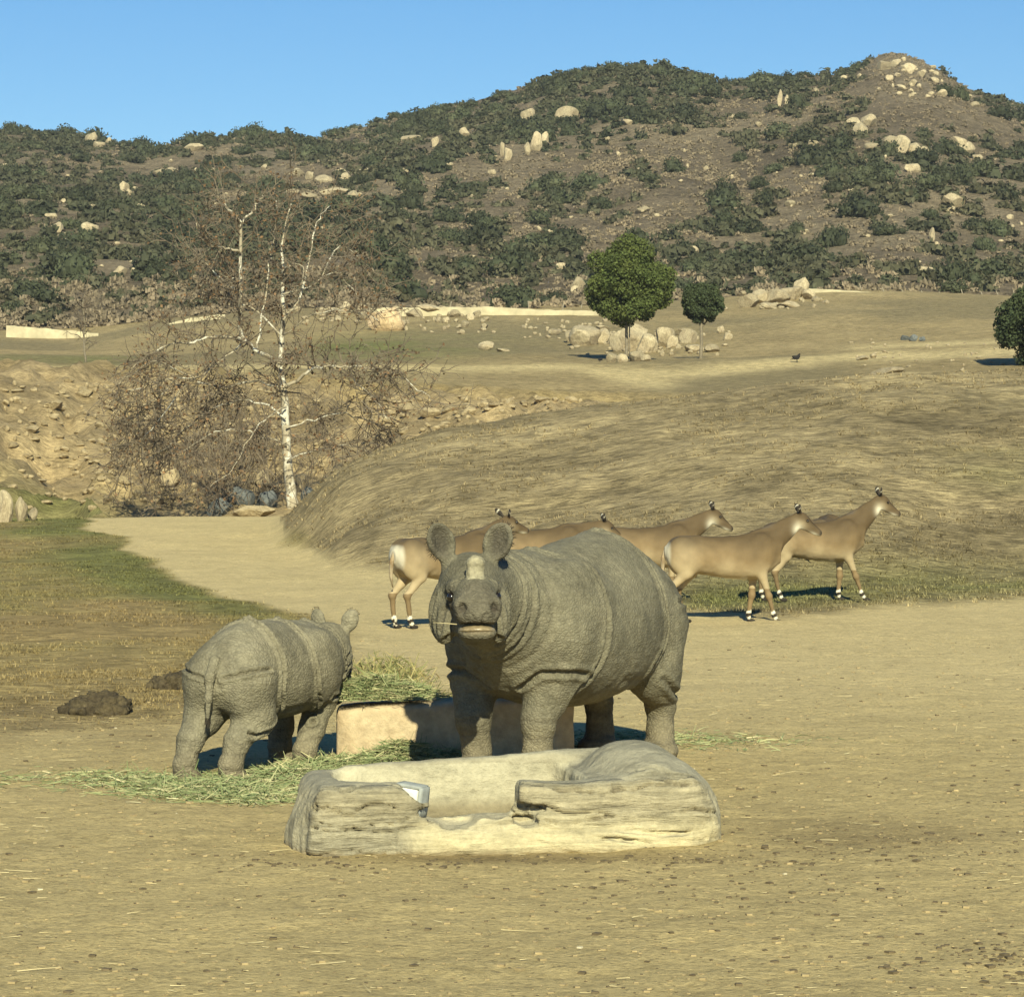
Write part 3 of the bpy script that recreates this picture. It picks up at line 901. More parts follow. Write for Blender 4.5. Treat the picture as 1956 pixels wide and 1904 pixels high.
def lobes_cloud(lobes, nleaf, size, rg, squash=1.0, zmin=None):
    """leaf clumps spread through the outer shell of ellipsoid lobes (cx,cy,cz,rx,ry,rz)"""
    L = np.asarray(lobes, float)
    vol = L[:, 3] * L[:, 4] + L[:, 4] * L[:, 5]
    k = rg.choice(len(L), nleaf, p=vol / vol.sum())
    u = rg.normal(size=(nleaf, 3))
    u /= np.linalg.norm(u, axis=1)[:, None]
    r = rg.uniform(0.66, 1.12, nleaf)[:, None]
    C = L[k, :3] + u * r * L[k, 3:]
    if zmin is not None:
        keep = C[:, 2] > zmin
        C, u = C[keep], u[keep]
    return leaf_quads(C, u, size, rg)

def core_blobs(lobes, f=0.8, n=3):
    mb = MB()
    Vc, Qc = cube_sphere(n)
    for l in lobes:
        l = np.asarray(l, float)
        mb.add(l[:3] + Vc * l[3:] * f, Qc)
    return mb

def foliage_mat(name, c1, c2, rand=0.35, sc=0.9):
    t = NT(name)
    n = t.noise(sc, 5, 0.7)
    c = t.mix(t.ramp(n, [(0.35, 0.0), (0.65, 1.0)]), c1, c2)
    g = t.n('ShaderNodeNewGeometry')
    c = t.mix(1.0, c, t.ramp(g.outputs['Random Per Island'], [(0.0, 0.6), (1.0, 1.35)]), 'MULTIPLY')
    oi = t.n('ShaderNodeObjectInfo')
    c = t.mix(1.0, c, t.ramp(oi.outputs['Random'], [(0.0, 1 - rand), (1.0, 1 + rand)]), 'MULTIPLY')
    return t.done(c, 0.75, 0.2)
MAT_CHAP = foliage_mat('chaparral_leaves', (.036, .043, .022), (.056, .058, .030), 0.35, 0.25)
MAT_CHAP2 = foliage_mat('chaparral_leaves_far', (.036, .042, .022), (.078, .070, .040), 0.0, 0.035)
MAT_DRY = foliage_mat('dry_brush_twigs', (.215, .165, .108), (.140, .112, .074), 0.0, 0.10)
MAT_GREEN = foliage_mat('round_tree_leaves', (.056, .076, .020), (.088, .102, .027), 0.0, 0.8)
MAT_DARKLEAF = foliage_mat('dark_tree_leaves', (.034, .047, .021), (.050, .062, .025), 0.0, 0.6)
MAT_BARK = simple_mat('grey_bark', (.20, .165, .115), 0.4, 8.0, 0.6, 20.0, 0.02)

def shrub_geo(seed, nl=7, nq=260, size=0.09, cn=2):
    rg = np.random.default_rng(seed)
    lobes = []
    for i in range(nl):
        a = rg.uniform(0, 6.28)
        rr = rg.uniform(0.0, 0.62) if i else 0
        s = rg.uniform(0.30, 0.5)
        lobes.append((rr * math.cos(a), rr * math.sin(a), rg.uniform(0.2, 0.45) * (1.15 - rr * 0.5), s, s, s * rg.uniform(0.7, 0.95)))
    mb = MB()
    Vl, Ql = lobes_cloud(lobes, nq, size, rg, zmin=-0.08)
    mb.add(Vl, Ql)
    cb = core_blobs(lobes, 0.64, cn)
    mb.add(np.concatenate(cb.V), np.concatenate(cb.Q))
    return np.concatenate(mb.V), np.concatenate(mb.Q)

rgS = np.random.default_rng(77)
BIG = [(1285, 332, 80, 44), (1380, 392, 100, 62), (1463, 398, 62, 50), (1590, 470, 84, 62), (1440, 445, 96, 40), (1640, 412, 130, 56), (1120, 140, 42, 22), (1165, 138, 44, 22), (1208, 142, 52, 24), (1296, 146, 60, 24), (630, 256, 44, 22), (675, 244, 40, 16), (720, 232, 40, 16), (1636, 136, 50, 24), (1606, 146, 40, 18), (1800, 180, 60, 28), (1836, 190, 52, 34), (1908, 224, 84, 34), (1000, 575, 82, 36), (1058, 580, 74, 32),
    (1380, 440, 60, 30), (1520, 445, 50, 30), (1560, 500, 90, 40), (1640, 510, 60, 34), (1460, 520, 80, 34), (1330, 520, 80, 40), (1180, 500, 70, 40), (1080, 480, 80, 34), (1000, 500, 90, 40), (890, 520, 90, 40), (1030, 430, 90, 40), (930, 440, 80, 36), (860, 460, 70, 34), (1150, 400, 70, 36), (1060, 380, 60, 30), (1240, 350, 60, 26), (960, 190, 56, 20), (900, 205, 60, 20), (850, 215, 60, 18), (920, 232, 70, 26), (1085, 260, 50, 34), (1150, 210, 70, 24), (1220, 200, 60, 22), (1420, 160, 50, 16), (1480, 152, 60, 16), (1540, 148, 60, 16), (780, 250, 60, 28), (820, 262, 50, 20), (760, 420, 80, 34), (700, 440, 80, 30), (60, 560, 90, 40), (150, 545, 80, 34), (20, 600, 80, 34), (100, 610, 60, 30), (60, 285, 70, 20), (20, 330, 60, 26), (80, 340, 60, 24), (250, 310, 60, 26), (470, 295, 60, 24), (420, 315, 70, 24), (540, 305, 60, 20), (20, 255, 50, 14), (90, 254, 60, 14), (240, 283, 60, 16), (1700, 450, 80, 30), (1860, 440, 80, 34), (1920, 380, 80, 30), (1780, 420, 60, 30), (1900, 520, 90, 36), (1820, 560, 90, 34), (1700, 545, 80, 30), (1740, 380, 80, 34), (1880, 330, 70, 30), (1680, 330, 70, 26), (1590, 370, 70, 30), (1600, 300, 80, 26), (1480, 330, 70, 24)]
SH_CHAP = [mesh_np('shrub', *shrub_geo(200 + k, 9, 700, 0.07), False, None, [MAT_CHAP]) for k in range(8)]
SH_CHAP_GEO = [shrub_geo(300 + k, 5, 68, 0.168, 1) for k in range(6)]
SH_DRY_GEO = [shrub_geo(400 + k, 2, 13, 0.30, 1) for k in range(4)]
def put_shrub(p, W, H, k=None, name='shrub', label=None, group=None):
    dc = float(np.interp(HX + p[0] / p[1] * F, CR_PX, CR_D))
    a_ = HX + p[0] / p[1] * F
    if label is None:
        where = 'on the ridge skyline' if p[1] > dc - 14 else 'low on the hill just above the field walls' if p[1] < 325 else 'below the rocky peak' if a_ > 1600 else 'on the slope behind the two round trees' if a_ > 1100 else 'on the hill behind the bare sycamore' if a_ < 700 else 'on the middle slope of the main hill'
        label = ('small' if W < 4.8 else 'broad' if W > 7 else 'medium') + ' dark green chaparral shrub ' + where
        group = 'chaparral shrubs ' + where
    k = int(rgS.integers(0, 8)) if k is None else k
    return obj(name, SH_CHAP[k], None, label, 'shrub', group, None, (p[0], p[1], p[2] - 0.15 * H), (0, 0, rgS.uniform(0, 6.28)), (W * 0.5, W * 0.5 * rgS.uniform(.75, 1.0), H * 1.05))
BARE = [(1300, 300, 60, 26), (1340, 345, 90, 34), (1280, 390, 70, 34), (1530, 350, 60, 34), (1540, 425, 60, 30), (1680, 480, 80, 50), (1620, 455, 40, 30), (1760, 215, 90, 44), (1720, 150, 60, 40), (1860, 250, 60, 40), (1400, 195, 70, 24), (1150, 450, 70, 20), (1230, 445, 70, 22), (620, 372, 80, 12), (430, 375, 130, 8), (900, 330, 60, 20), (1000, 320, 40, 24), (560, 345, 80, 16), (1130, 320, 60, 14)]
def bare_at(px, py):
    b = 0
    for (a, c, rx, ry) in BARE:
        b = max(b, math.exp(-((px - a) / rx) ** 2 - ((py - c) / ry) ** 2))
    return b
for (a, b, w, h) in BIG:
    p = hit(a, b, 270)
    if p is None:
        d = float(np.interp(a, CR_PX, CR_D))
        p = np.array([(a - HX) / F * d, d, float(hz(np.array([a]), np.array([d]))[0])])
    near_wall = b > 570 and 950 < a < 1100
    put_shrub(p, w * p[1] / F, h * p[1] / F * 1.1, None, 'shrub', 'broad dark green shrub standing just above the long pale retaining wall' if near_wall else None, 'broad shrubs above the wall' if near_wall else None)
cand = []
for _ in range(6600):
    a = rgS.uniform(-160, 2120)
    dc = float(np.interp(a, CR_PX, CR_D))
    t = rgS.uniform(0, 1) ** 0.8
    d = 272 + t * (dc + 3 - 272)
    cand.append((a, d))
cand = np.array(cand)
cz = hz(cand[:, 0], cand[:, 1])
cpy = HY - (cz - CH) / cand[:, 1] * F
den = fbm(xyz((cand[:, 0] - HX) / F * cand[:, 1], cand[:, 1] * 0.6, 9, 0.028), 3, 71)
mbG, mbD = MB(), MB()
n_ind = 0
for i, (a, d) in enumerate(cand):
    b = bare_at(a, cpy[i])
    pk = 1 if (1660 < a < 1960 and cpy[i] < 250) else 0
    prob = 0.80 + 1.0 * den[i] - 1.15 * b - 0.75 * pk
    x, z = (a - HX) / F * d, cz[i]
    if rgS.uniform() < prob:
        if n_ind < 205 and rgS.uniform() < 0.10 and 0 < a < 1956:
            W = rgS.uniform(4.2, 8.5)
            put_shrub((x, d, z), W, W * rgS.uniform(0.42, 0.62))
            n_ind += 1
        else:
            W = rgS.uniform(2.2, 5.9)
            Vg, Qg = SH_CHAP_GEO[int(rgS.integers(0, 6))]
            Rm = rot_m(0, 0, rgS.uniform(0, 6.28))
            mbG.add((Vg @ Rm.T) * np.array([W * .5, W * .5, W * rgS.uniform(.36, .58)]) + np.array([x, d, z - 0.12 * W]), Qg)
    else:
        for _k in range(3):
            W = rgS.uniform(0.7, 1.9)
            a2, d2 = a + rgS.uniform(-30, 30), min(d + rgS.uniform(-6, 6), float(np.interp(a, CR_PX, CR_D)))
            d2 = max(d2, 271)
            z2 = sz(a2, d2)
            Vg, Qg = SH_DRY_GEO[int(rgS.integers(0, 4))]
            mbD.add(Vg * np.array([W * .5, W * .5, W * rgS.uniform(.3, .6)]) + np.array([(a2 - HX) / F * d2, d2, z2 - 0.1 * W]), Qg)
for _ in range(1300):                                        # dense low brush along the foot of the hill
    a2 = rgS.uniform(-120, 760) if rgS.uniform() < .75 else rgS.uniform(760, 2050)
    d2 = 270 + 34 * rgS.uniform() ** 1.3
    W = rgS.uniform(0.9, 2.6)
    Vg, Qg = SH_DRY_GEO[int(rgS.integers(0, 4))]
    mbD.add(Vg * np.array([W * .5, W * .5, W * rgS.uniform(.35, .7)]) + np.array([(a2 - HX) / F * d2, d2, sz(a2, d2) - 0.1 * W]), Qg)
n2_ = 1500                                                  # the scrub goes on along the hill to either side
a2 = np.where(rgS.uniform(size=n2_) < .5, rgS.uniform(-950, -160, n2_), rgS.uniform(2120, 2900, n2_))
d2 = 272 + rgS.uniform(size=n2_) * (np.interp(a2, CR_PX, CR_D) + 3 - 272)
z2 = hz(a2, d2)
for i in range(n2_):
    W = rgS.uniform(2.4, 6.0)
    Vg, Qg = SH_DRY_GEO[i % 4]
    mbG.add((Vg @ rot_m(0, 0, i * 2.1).T) * np.array([W * .5, W * .5, W * rgS.uniform(.36, .58)]) + np.array([(a2[i] - HX) / F * d2[i], d2[i], z2[i] - .12 * W]), Qg)
obj('chaparral_scrub', mbG.mesh('chaparral_scrub', [MAT_CHAP2], False), kind='stuff', label='dense low green scrub covering the far hillside')
obj('dry_brush', mbD.mesh('dry_brush', [MAT_DRY], False), kind='stuff', label='dry brown brush between the shrubs of the hillside')

# ------------------------------------------------------------------ leafy trees
def branch_path(a, b, n, wob, rg):
    a, b = np.asarray(a, float), np.asarray(b, float)
    t = np.linspace(0, 1, n)[:, None]
    p = a + (b - a) * t
    L = np.linalg.norm(b - a)
    off = rg.normal(size=(n, 3)) * wob * L
    off[0] = 0
    off = np.cumsum(off, 0) * 0.5
    return p + off * (t * 0 + 1)

def leafy_tree(name, px, py, d, cx, cy, rx, ry, label, mat, nleaf, seed, top=None, trunk_r=0.10, group=None, pole=False):
    p0 = np.array([(px - HX) / F * d, d, 0.0])
    p0[2] = float(surf_z(np.array([px]), np.array([float(d)]))[0])
    root = obj(name, None, None, label, 'tree', group, None, p0)
    s = d / F
    c = np.array([(cx - px) * s, 0, v_at(d, cy) - p0[2]])
    RX, RY = rx * s, ry * s
    rg = np.random.default_rng(seed)
    lobes = [(c[0], c[1], c[2], RX * .76, RX * .76, RY * .76)]
    for i in range(64):
        u = rg.normal(size=3)
        u /= np.linalg.norm(u)
        ll = rg.uniform(0.16, 0.30) * RX
        rr = rg.uniform(0.72, 0.92)
        lobes.append((c[0] + u[0] * RX * rr, c[1] + u[1] * RX * rr, c[2] + u[2] * RY * rr, ll, ll, ll * .9))
    for (tx, ty, tr) in (top or []):
        lobes.append(((tx - px) * s, rg.uniform(-.3, .3), v_at(d, ty) - p0[2], tr * s, tr * s, tr * s * 1.2))
    mb = MB()
    Vl, Ql = lobes_cloud(lobes, nleaf, 0.088, rg)
    mb.add(Vl, Ql)
    obj('crown', mb.mesh('crown', [mat], False), root)
    tb = MB()
    ztop = c[2] - RY * 0.2
    pts = branch_path((0, 0, -0.2), (c[0] * 0.9, 0, ztop), 9, 0.012, rg)
    tb.add(*tube(pts, np.linspace(trunk_r, trunk_r * 0.7, 9), 10))
    tb2 = MB()
    for i in range(7):
        a = i * 0.9 + rg.uniform(0, .5)
        e = c + np.array([math.cos(a) * RX * .62, math.sin(a) * RX * .62, RY * rg.uniform(-.35, .4)])
        st = pts[5] if i < 4 else pts[6]
        tb2.add(*tube(branch_path(st, e, 6, 0.05, rg), np.linspace(trunk_r * .55, trunk_r * .16, 6), 6))
    obj('trunk', tb.mesh('trunk', [MAT_BARK]), root)
    obj('limbs', tb2.mesh('limbs', [MAT_BARK]), root)
    if pole:
        q = MB()
        q.add(*tube([(0.22, -.05, -.2), (0.22, -.05, 2.0)], 0.035, 8))
        obj('support_stake', q.mesh('support_stake', [MAT_BARK]), root)
    return root
leafy_tree('round_tree', 1195, 690, 165, 1203, 548, 82, 72, 'large round-crowned green tree on a thin trunk among pale boulders', MAT_GREEN, 44000, 3, [(1196, 480, 26), (1180, 492, 24), (1225, 488, 26), (1205, 474, 20), (1140, 500, 18), (1265, 545, 22), (1135, 560, 18)], 0.10, None, True)
leafy_tree('round_tree', 1338, 662, 172, 1341, 580, 38, 35, 'small ball-shaped green tree with a forked pale trunk', MAT_DARKLEAF, 17000, 4, [(1320, 560, 14), (1360, 558, 14)], 0.11)
leafy_tree('broadleaf_tree', 1985, 702, 140, 1992, 622, 86, 74, 'dark broadleaf tree shading the pale slope beside it', MAT_DARKLEAF, 36000, 6, [(1925, 640, 22), (1935, 600, 24)], 0.16)

# ------------------------------------------------------------------ pale walls along the road above the field, and fence posts
MAT_WALL = simple_mat('pale_concrete', (.44, .375, .24), 0.3, 1.2, 0.5, 5.0, 0.05)
MAT_POST = simple_mat('grey_post', (.25, .21, .15), 0.3, 6.0)
def wall(pts, label, th=0.45):
    """pts: (px, top py, bottom py, distance)"""
    px = np.linspace(pts[0][0], pts[-1][0], max(8, int(abs(pts[-1][0] - pts[0][0]) / 7)))
    k = [q[0] for q in pts]
    top = np.interp(px, k, [q[1] for q in pts]) + 1.6 * fbm(xyz(px * 0.08, px * 0, 3), 3, 91)
    bot = np.interp(px, k, [q[2] for q in pts])
    d = np.interp(px, k, [q[3] for q in pts])
    x = (px - HX) / F * d
    zt, zb = v_at(d, top), v_at(d, bot) - 1.3
    zt = np.maximum(zt, zb + 1.35)
    bat = 0.12 * (zt - zb)
    V0 = np.stack([np.stack([x, d - bat, zb], -1), np.stack([x, d, zt - 0.06], -1), np.stack([x, d + 0.06, zt], -1), np.stack([x, d + th, zt], -1), np.stack([x, d + th, zb], -1)], 1)
    n = len(px)
    V0 = V0.reshape(-1, 3)
    i = np.arange(n - 1)[:, None] * 5
    j = np.arange(4)[None]
    Q = np.stack([i + j, i + j + 5, i + j + 6, i + j + 1], -1).reshape(-1, 4)
    E = np.array([[0, 1, 2, 3], [n * 5 - 5, n * 5 - 4, n * 5 - 3, n * 5 - 2]])
    T = np.array([[0, 3, 4], [n * 5 - 5, n * 5 - 2, n * 5 - 1]])
    obj('retaining_wall', mesh_np('retaining_wall', V0, np.concatenate([Q, E]), False, None, [MAT_WALL], T), None, label, 'wall', None, 'thing')
wall([(12, 621, 648, 252), (100, 628, 651, 252), (188, 637, 651, 253)], 'low pale concrete wall beside the small bare tree')
wall([(214, 640, 647, 258), (290, 628, 640, 258), (364, 607, 622, 258), (430, 600, 612, 258)], 'low pale wall climbing behind the bare sycamore')
wall([(690, 588, 596, 250), (860, 587, 598, 250), (931, 586, 602, 249), (1040, 592, 610, 248), (1146, 594, 614, 247)], 'long pale retaining wall ending behind the large round tree')
wall([(1544, 551, 562, 261), (1640, 556, 569, 260), (1727, 566, 573, 260)], 'pale curved wall running on from the rock outcrop')
wall([(1832, 566, 574, 262), (1869, 567, 575, 262)], 'short pale wall segment below the fence posts')
wall([(1880, 567, 572, 264), (2060, 567, 573, 264)], 'thin pale wall strip above the dark broadleaf tree')
for (a, b, L, lean) in [(1646, 556, 15, -.3), (1690, 562, 14, -.35), (1727, 564, 12, -.4), (1765, 568, 14, -.4), (1800, 569, 13, -.5), (1840, 566, 14, -.3), (1878, 568, 12, -.4), (1908, 568, 13, -.4), (1940, 568, 14, -.35), (1478, 552, 10, -.5), (860, 586, 11, .2), (1010, 588, 13, -.1), (1075, 592, 12, .1), (1110, 594, 12, 0.1), (1150, 594, 12, 0)]:
    d = 266
    p = P(a, b, d)
    g = max(float(hz(np.array([float(a)]), np.array([268.0]))[0]), p[2] - 0.8)
    m = MB()
    m.add(*tube([(0, 0, -0.9), (0, 0, L * d / F)], 0.05, 6))
    obj('fence_post', m.mesh('fence_post', [MAT_POST]), None, 'thin leaning fence post above the pale wall', 'post', 'fence posts along the wall', None, (p[0], d, p[2]), (0, lean, 0))
# ------------------------------------------------------------------ bare sycamore
def bark_mat():
    t = NT('sycamore_bark')
    n = t.noise(2.2, 5, 0.6, t.vec((1, 1, 0.45)))
    n2 = t.noise(7.0, 5, 0.7)
    c = t.mix(t.ramp(n, [(0.44, 0.0), (0.50, 1.0)]), (.52, .48, .39), (.32, .27, .19))
    c = t.mix(t.ramp(n2, [(0.56, 0.0), (0.62, 1.0)]), c, (.14, .115, .08))
    t.bump(n2, 0.5, 0.02)
    return t.done(c, 0.85, 0.2)
MAT_SYC = bark_mat()
MAT_TWIG = simple_mat('grey_brown_twig', (.205, .165, .115), 0.45, 1.2, col2=(.135, .100, .070))
MAT_DEAD = foliage_mat('dead_brown_leaf', (.20, .115, .055), (.125, .078, .045), 0.0, 0.8)

TD = 84.0
TP0 = np.array([(562 - HX) / F * TD, TD, float(surf_z(np.array([562.0]), np.array([TD]))[0])])
def tp(px, py, dy=0.0):
    d = TD + dy
    return np.array([(px - HX) / F * d, d, v_at(d, py)]) - TP0
SYC = {
    'trunk': ([(562, 996), (557, 950), (551, 900), (547, 850), (545, 800), (543, 760), (541, 735), (536, 700), (538, 650), (541, 600), (540, 550), (541, 510), (538, 475), (545, 430), (556, 390)], 17, 1.6, 0.8),
    'left_limb': ([(537, 697), (515, 682), (490, 668), (468, 652), (440, 643), (410, 643), (380, 650), (362, 656)], 6.2, 3.2, -1.6),
    'second_stem': ([(470, 654), (460, 635), (458, 600), (459, 560), (460, 500), (460, 440), (462, 425)], 6.4, 4.8, -1.2),
    'fork_a': ([(462, 425), (440, 405), (425, 385), (412, 368)], 4.2, 1.6, -1.6), 'fork_b': ([(462, 425), (480, 405), (492, 390), (502, 374)], 4.0, 1.6, -.6),
    'side_a': ([(459, 485), (430, 474), (400, 470), (385, 455), (376, 428)], 4.0, 1.4, -2.2), 'side_b': ([(459, 535), (445, 533), (430, 529)], 2.6, 1.6, -1.5),
    'third_stem': ([(490, 668), (497, 625), (505, 580), (512, 530), (518, 480), (525, 430), (530, 385)], 3.6, 1.0, 1.4),
    'right_limb': ([(544, 740), (570, 722), (590, 708), (620, 700), (650, 699), (685, 701), (725, 706), (765, 722), (800, 745), (832, 768)], 6.0, 1.0, -1.5),
    'upper_right': ([(541, 610), (575, 565), (590, 500), (600, 440), (615, 410), (634, 388)], 4.2, 1.0, 1.8), 'mid_right': ([(541, 515), (560, 506), (580, 510), (575, 540)], 3.2, 1.2, -1.0),
    'right_b': ([(541, 560), (600, 545), (650, 470), (690, 500), (710, 520)], 2.6, .9, 2.4), 'right_c': ([(541, 640), (600, 600), (660, 590), (720, 610)], 2.6, .8, -2.0),
    'low_a': ([(547, 850), (500, 835), (450, 820), (400, 832), (345, 865)], 3.0, .9, -2.4), 'low_b': ([(545, 800), (500, 770), (440, 770), (380, 800), (320, 850), (275, 885)], 3.4, .9, 1.5), 'low_c': ([(540, 740), (480, 728), (420, 740), (340, 720), (270, 740), (225, 765)], 3.6, .9, 3.0),
    'low_d': ([(468, 650), (420, 690), (370, 720), (300, 690), (240, 722)], 3.2, .9, -3.0), 'low_e': ([(364, 656), (320, 660), (270, 690), (225, 735)], 2.8, .8, -2.0), 'low_f': ([(545, 820), (600, 800), (660, 790), (720, 812), (752, 838)], 3.0, .9, 2.0),
    'left_b': ([(541, 640), (480, 590), (420, 572), (370, 565), (325, 605)], 2.8, .8, 2.6), 'low_g': ([(548, 880), (600, 860), (660, 850), (700, 860)], 2.6, .8, -1.5), 'low_h': ([(545, 780), (505, 800), (470, 850), (440, 900), (400, 930)], 2.8, .8, -3.0), 'up_l': ([(460, 560), (420, 530), (385, 500), (360, 520)], 2.2, .8, 1.5),
    'low_i': ([(370, 720), (320, 780), (280, 830), (250, 850)], 2.4, .8, -1.0), 'low_j': ([(340, 720), (290, 770), (250, 800), (215, 790)], 2.2, .8, 2.0), 'rt_d': ([(650, 699), (680, 730), (720, 770), (740, 800)], 2.2, .8, -2.5), 'rt_e': ([(600, 545), (640, 520), (680, 560), (730, 580)], 2.0, .7, 1.0),
}
def bare_tree(root, limbs, seed, nchild, ntwig, Lc, Lt, nleaf, scale=1.0, kinds=True):
    rg = np.random.default_rng(seed)
    trunk, br, tw = MB(), MB(), MB()
    ends = []
    PAL = [(.205, .165, .115), (.135, .100, .070), (.26, .215, .16)]
    mx = max(len(v[0]) for v in limbs.values())
    for nm, (pts, r0, r1, dz) in limbs.items():
        n = len(pts)
        L = []
        base_dy = {'fork_a': -1.2, 'fork_b': -1.2, 'side_a': -1.2, 'side_b': -1.2, 'second_stem': -.75}.get(nm, 0.0)
        for i, (a, b) in enumerate(pts):
            L.append(tp(a, b, base_dy + (dz - base_dy) * (i / (n - 1)) ** 1.0 if nm != 'trunk' else dz * i / (n - 1)))
        L = smooth_poly(np.array(L), 4)
        rr = np.linspace(r0, r1, len(L)) * TD / F * 0.5 * 2 * .62
        if nm == 'trunk':
            rr = rr * (1 + 0.5 * np.exp(-np.arange(len(L)) / 2.0))
        L = L + rg.normal(size=L.shape) * (0.010 if nm in ('trunk', 'second_stem') else 0.028)
        (trunk if nm == 'trunk' else br).add(*tube(L, rr, 10 if nm == 'trunk' else 7))
        low = nm.startswith('low')
        nc = int(nchild * len(L) / 24 * (1.25 if low else 1.0 if nm in ('right_limb', 'right_b', 'right_c', 'rt_d', 'rt_e', 'left_b', 'up_l') else .55))
        for c in range(nc):
            t = rg.uniform(0.22 if nm != 'trunk' else 0.35, 1.0)
            i = int(t * (len(L) - 1))
            p = L[i]
            dr = rg.normal(size=3)
            tg = L[min(i + 1, len(L) - 1)] - L[max(i - 1, 0)]
            dr = dr + 0.9 * tg / (np.linalg.norm(tg) + 1e-9) + np.array([0, 0, -.25 if low else .25])
            dr /= np.linalg.norm(dr)
            ln = Lc * rg.uniform(.4, 1.15)
            m = 6
            k = np.linspace(0, 1, m)[:, None]
            q = p + dr * ln * k + np.cumsum(rg.normal(size=(m, 3)) * .07 * ln, 0) * k + np.array([0, 0, (-.25 if low else .12) * ln]) * k ** 2
            r_c = min(rr[i] * .5, .024)
            tw.add(*tube(q, np.linspace(r_c, .011, m), 4, False), C=PAL[int(rg.integers(0, 3))]) if False else tw.add(*tube(q, np.linspace(r_c, .011, m), 4, False)[:2])
            for w in range(ntwig):
                j = int(rg.integers(1, m))
                d2 = rg.normal(size=3) + .6 * dr
                d2 /= np.linalg.norm(d2)
                l2 = Lt * rg.uniform(.35, 1.2)
                k2 = np.linspace(0, 1, 4)[:, None]
                q2 = q[j] + d2 * l2 * k2 + np.cumsum(rg.normal(size=(4, 3)) * .12 * l2, 0) * k2
                tw.add(*tube(q2, np.linspace(.013, .007, 4), 3, False)[:2])
                ends.append(q2[-1])
                ends.append(q2[2])
    obj('trunk', trunk.mesh('trunk', [MAT_SYC]), root)
    obj('limbs', br.mesh('limbs', [MAT_SYC]), root)
    o = obj('twigs', tw.mesh('twigs', [MAT_TWIG]), root)
    o['kind'] = 'stuff'
    ends = np.array(ends)
    sel = ends[rg.choice(len(ends), min(nleaf, len(ends)), replace=False)] + rg.normal(size=(min(nleaf, len(ends)), 3)) * .05
    # more leaves cling to the lower boughs
    m = MB()
    Vl, Ql = leaf_quads(sel, rg.normal(size=sel.shape), .055, rg)
    m.add(Vl, Ql)
    o = obj('dead_leaves', m.mesh('dead_leaves', [MAT_DEAD], False), root)
    o['kind'] = 'stuff'
syc = obj('sycamore_tree', None, None, 'tall bare sycamore with mottled white trunk and brown twigs in the gully', 'tree', None, None, TP0)
bare_tree(syc, SYC, 12, 30, 8, 1.35, .62, 4200)

def small_bare_tree(px, py, d, h_px, lean, seed, label, white=True, group=None):
    s = d / F
    p0 = np.array([(px - HX) / F * d, d, float(surf_z(np.array([float(px)]), np.array([float(d)]))[0])])
    root = obj('bare_tree', None, None, label, 'tree', group, None, p0)
    rg = np.random.default_rng(seed)
    Ht = h_px * s
    tr, br = MB(), MB()
    T_ = branch_path((0, 0, -.2), (lean * Ht, 0, Ht), 9, .03, rg)
    tr.add(*tube(T_, np.linspace(.020, .006, 9) * Ht, 7))
    for c in range(30):
        i = int(rg.integers(2, 9))
        dr = rg.normal(size=3) * np.array([1, 1, .4]) + np.array([0, 0, .7])
        dr /= np.linalg.norm(dr)
        ln = Ht * rg.uniform(.15, .38)
        q = branch_path(T_[i], T_[i] + dr * ln, 5, .10, rg)
        br.add(*tube(q, np.linspace(.009, .004, 5) * Ht, 4, False)[:2])
        for w in range(6):
            j = int(rg.integers(1, 5))
            d2 = rg.normal(size=3) + dr
            d2 /= np.linalg.norm(d2)
            q2 = branch_path(q[j], q[j] + d2 * ln * rg.uniform(.25, .6), 4, .12, rg)
            br.add(*tube(q2, np.linspace(.0045, .003, 4) * Ht, 3, False)[:2])
    obj('trunk', tr.mesh('trunk', [MAT_BARK]), root)
    o = obj('twigs', br.mesh('twigs', [MAT_TWIG]), root)
    o['kind'] = 'stuff'
small_bare_tree(164, 691, 145, 125, -.08, 4, 'slender bare tree with a pale base beside the low concrete wall')
small_bare_tree(190, 575, 278, 42, .0, 5, 'faint leafless tree at the foot of the brushy hill', group='leafless trees at the foot of the hill')
small_bare_tree(238, 578, 280, 40, .05, 6, 'faint leafless tree at the foot of the brushy hill', group='leafless trees at the foot of the hill')
small_bare_tree(1072, 552, 282, 36, .1, 7, 'leafless pale tree beside the broad shrubs above the wall')

# brown thicket in the gully under the sycamore
rgT = np.random.default_rng(55)
mb = MB()
for _ in range(620):
    a, b = rgT.normal(420, 105), rgT.uniform(760, 975)
    if a > 640 or a < 215: continue
    p = hit(a, b, 80)
    if p is None or p[1] > 125: continue
    for w in range(5):
        d2 = rgT.normal(size=3) + np.array([0, 0, .9])
        d2 /= np.linalg.norm(d2)
        L_ = rgT.uniform(.3, .95)
        q = branch_path(p + rgT.normal(size=3) * .1 - (0, 0, .05), p + d2 * L_, 4, .12, rgT)
        mb.add(*tube(q, np.linspace(.014, .006, 4), 3, False)[:2])
obj('gully_thicket', mb.mesh('gully_thicket', [MAT_TWIG]), kind='stuff', label='tangled brown dead brush on the gully bank under the sycamore')
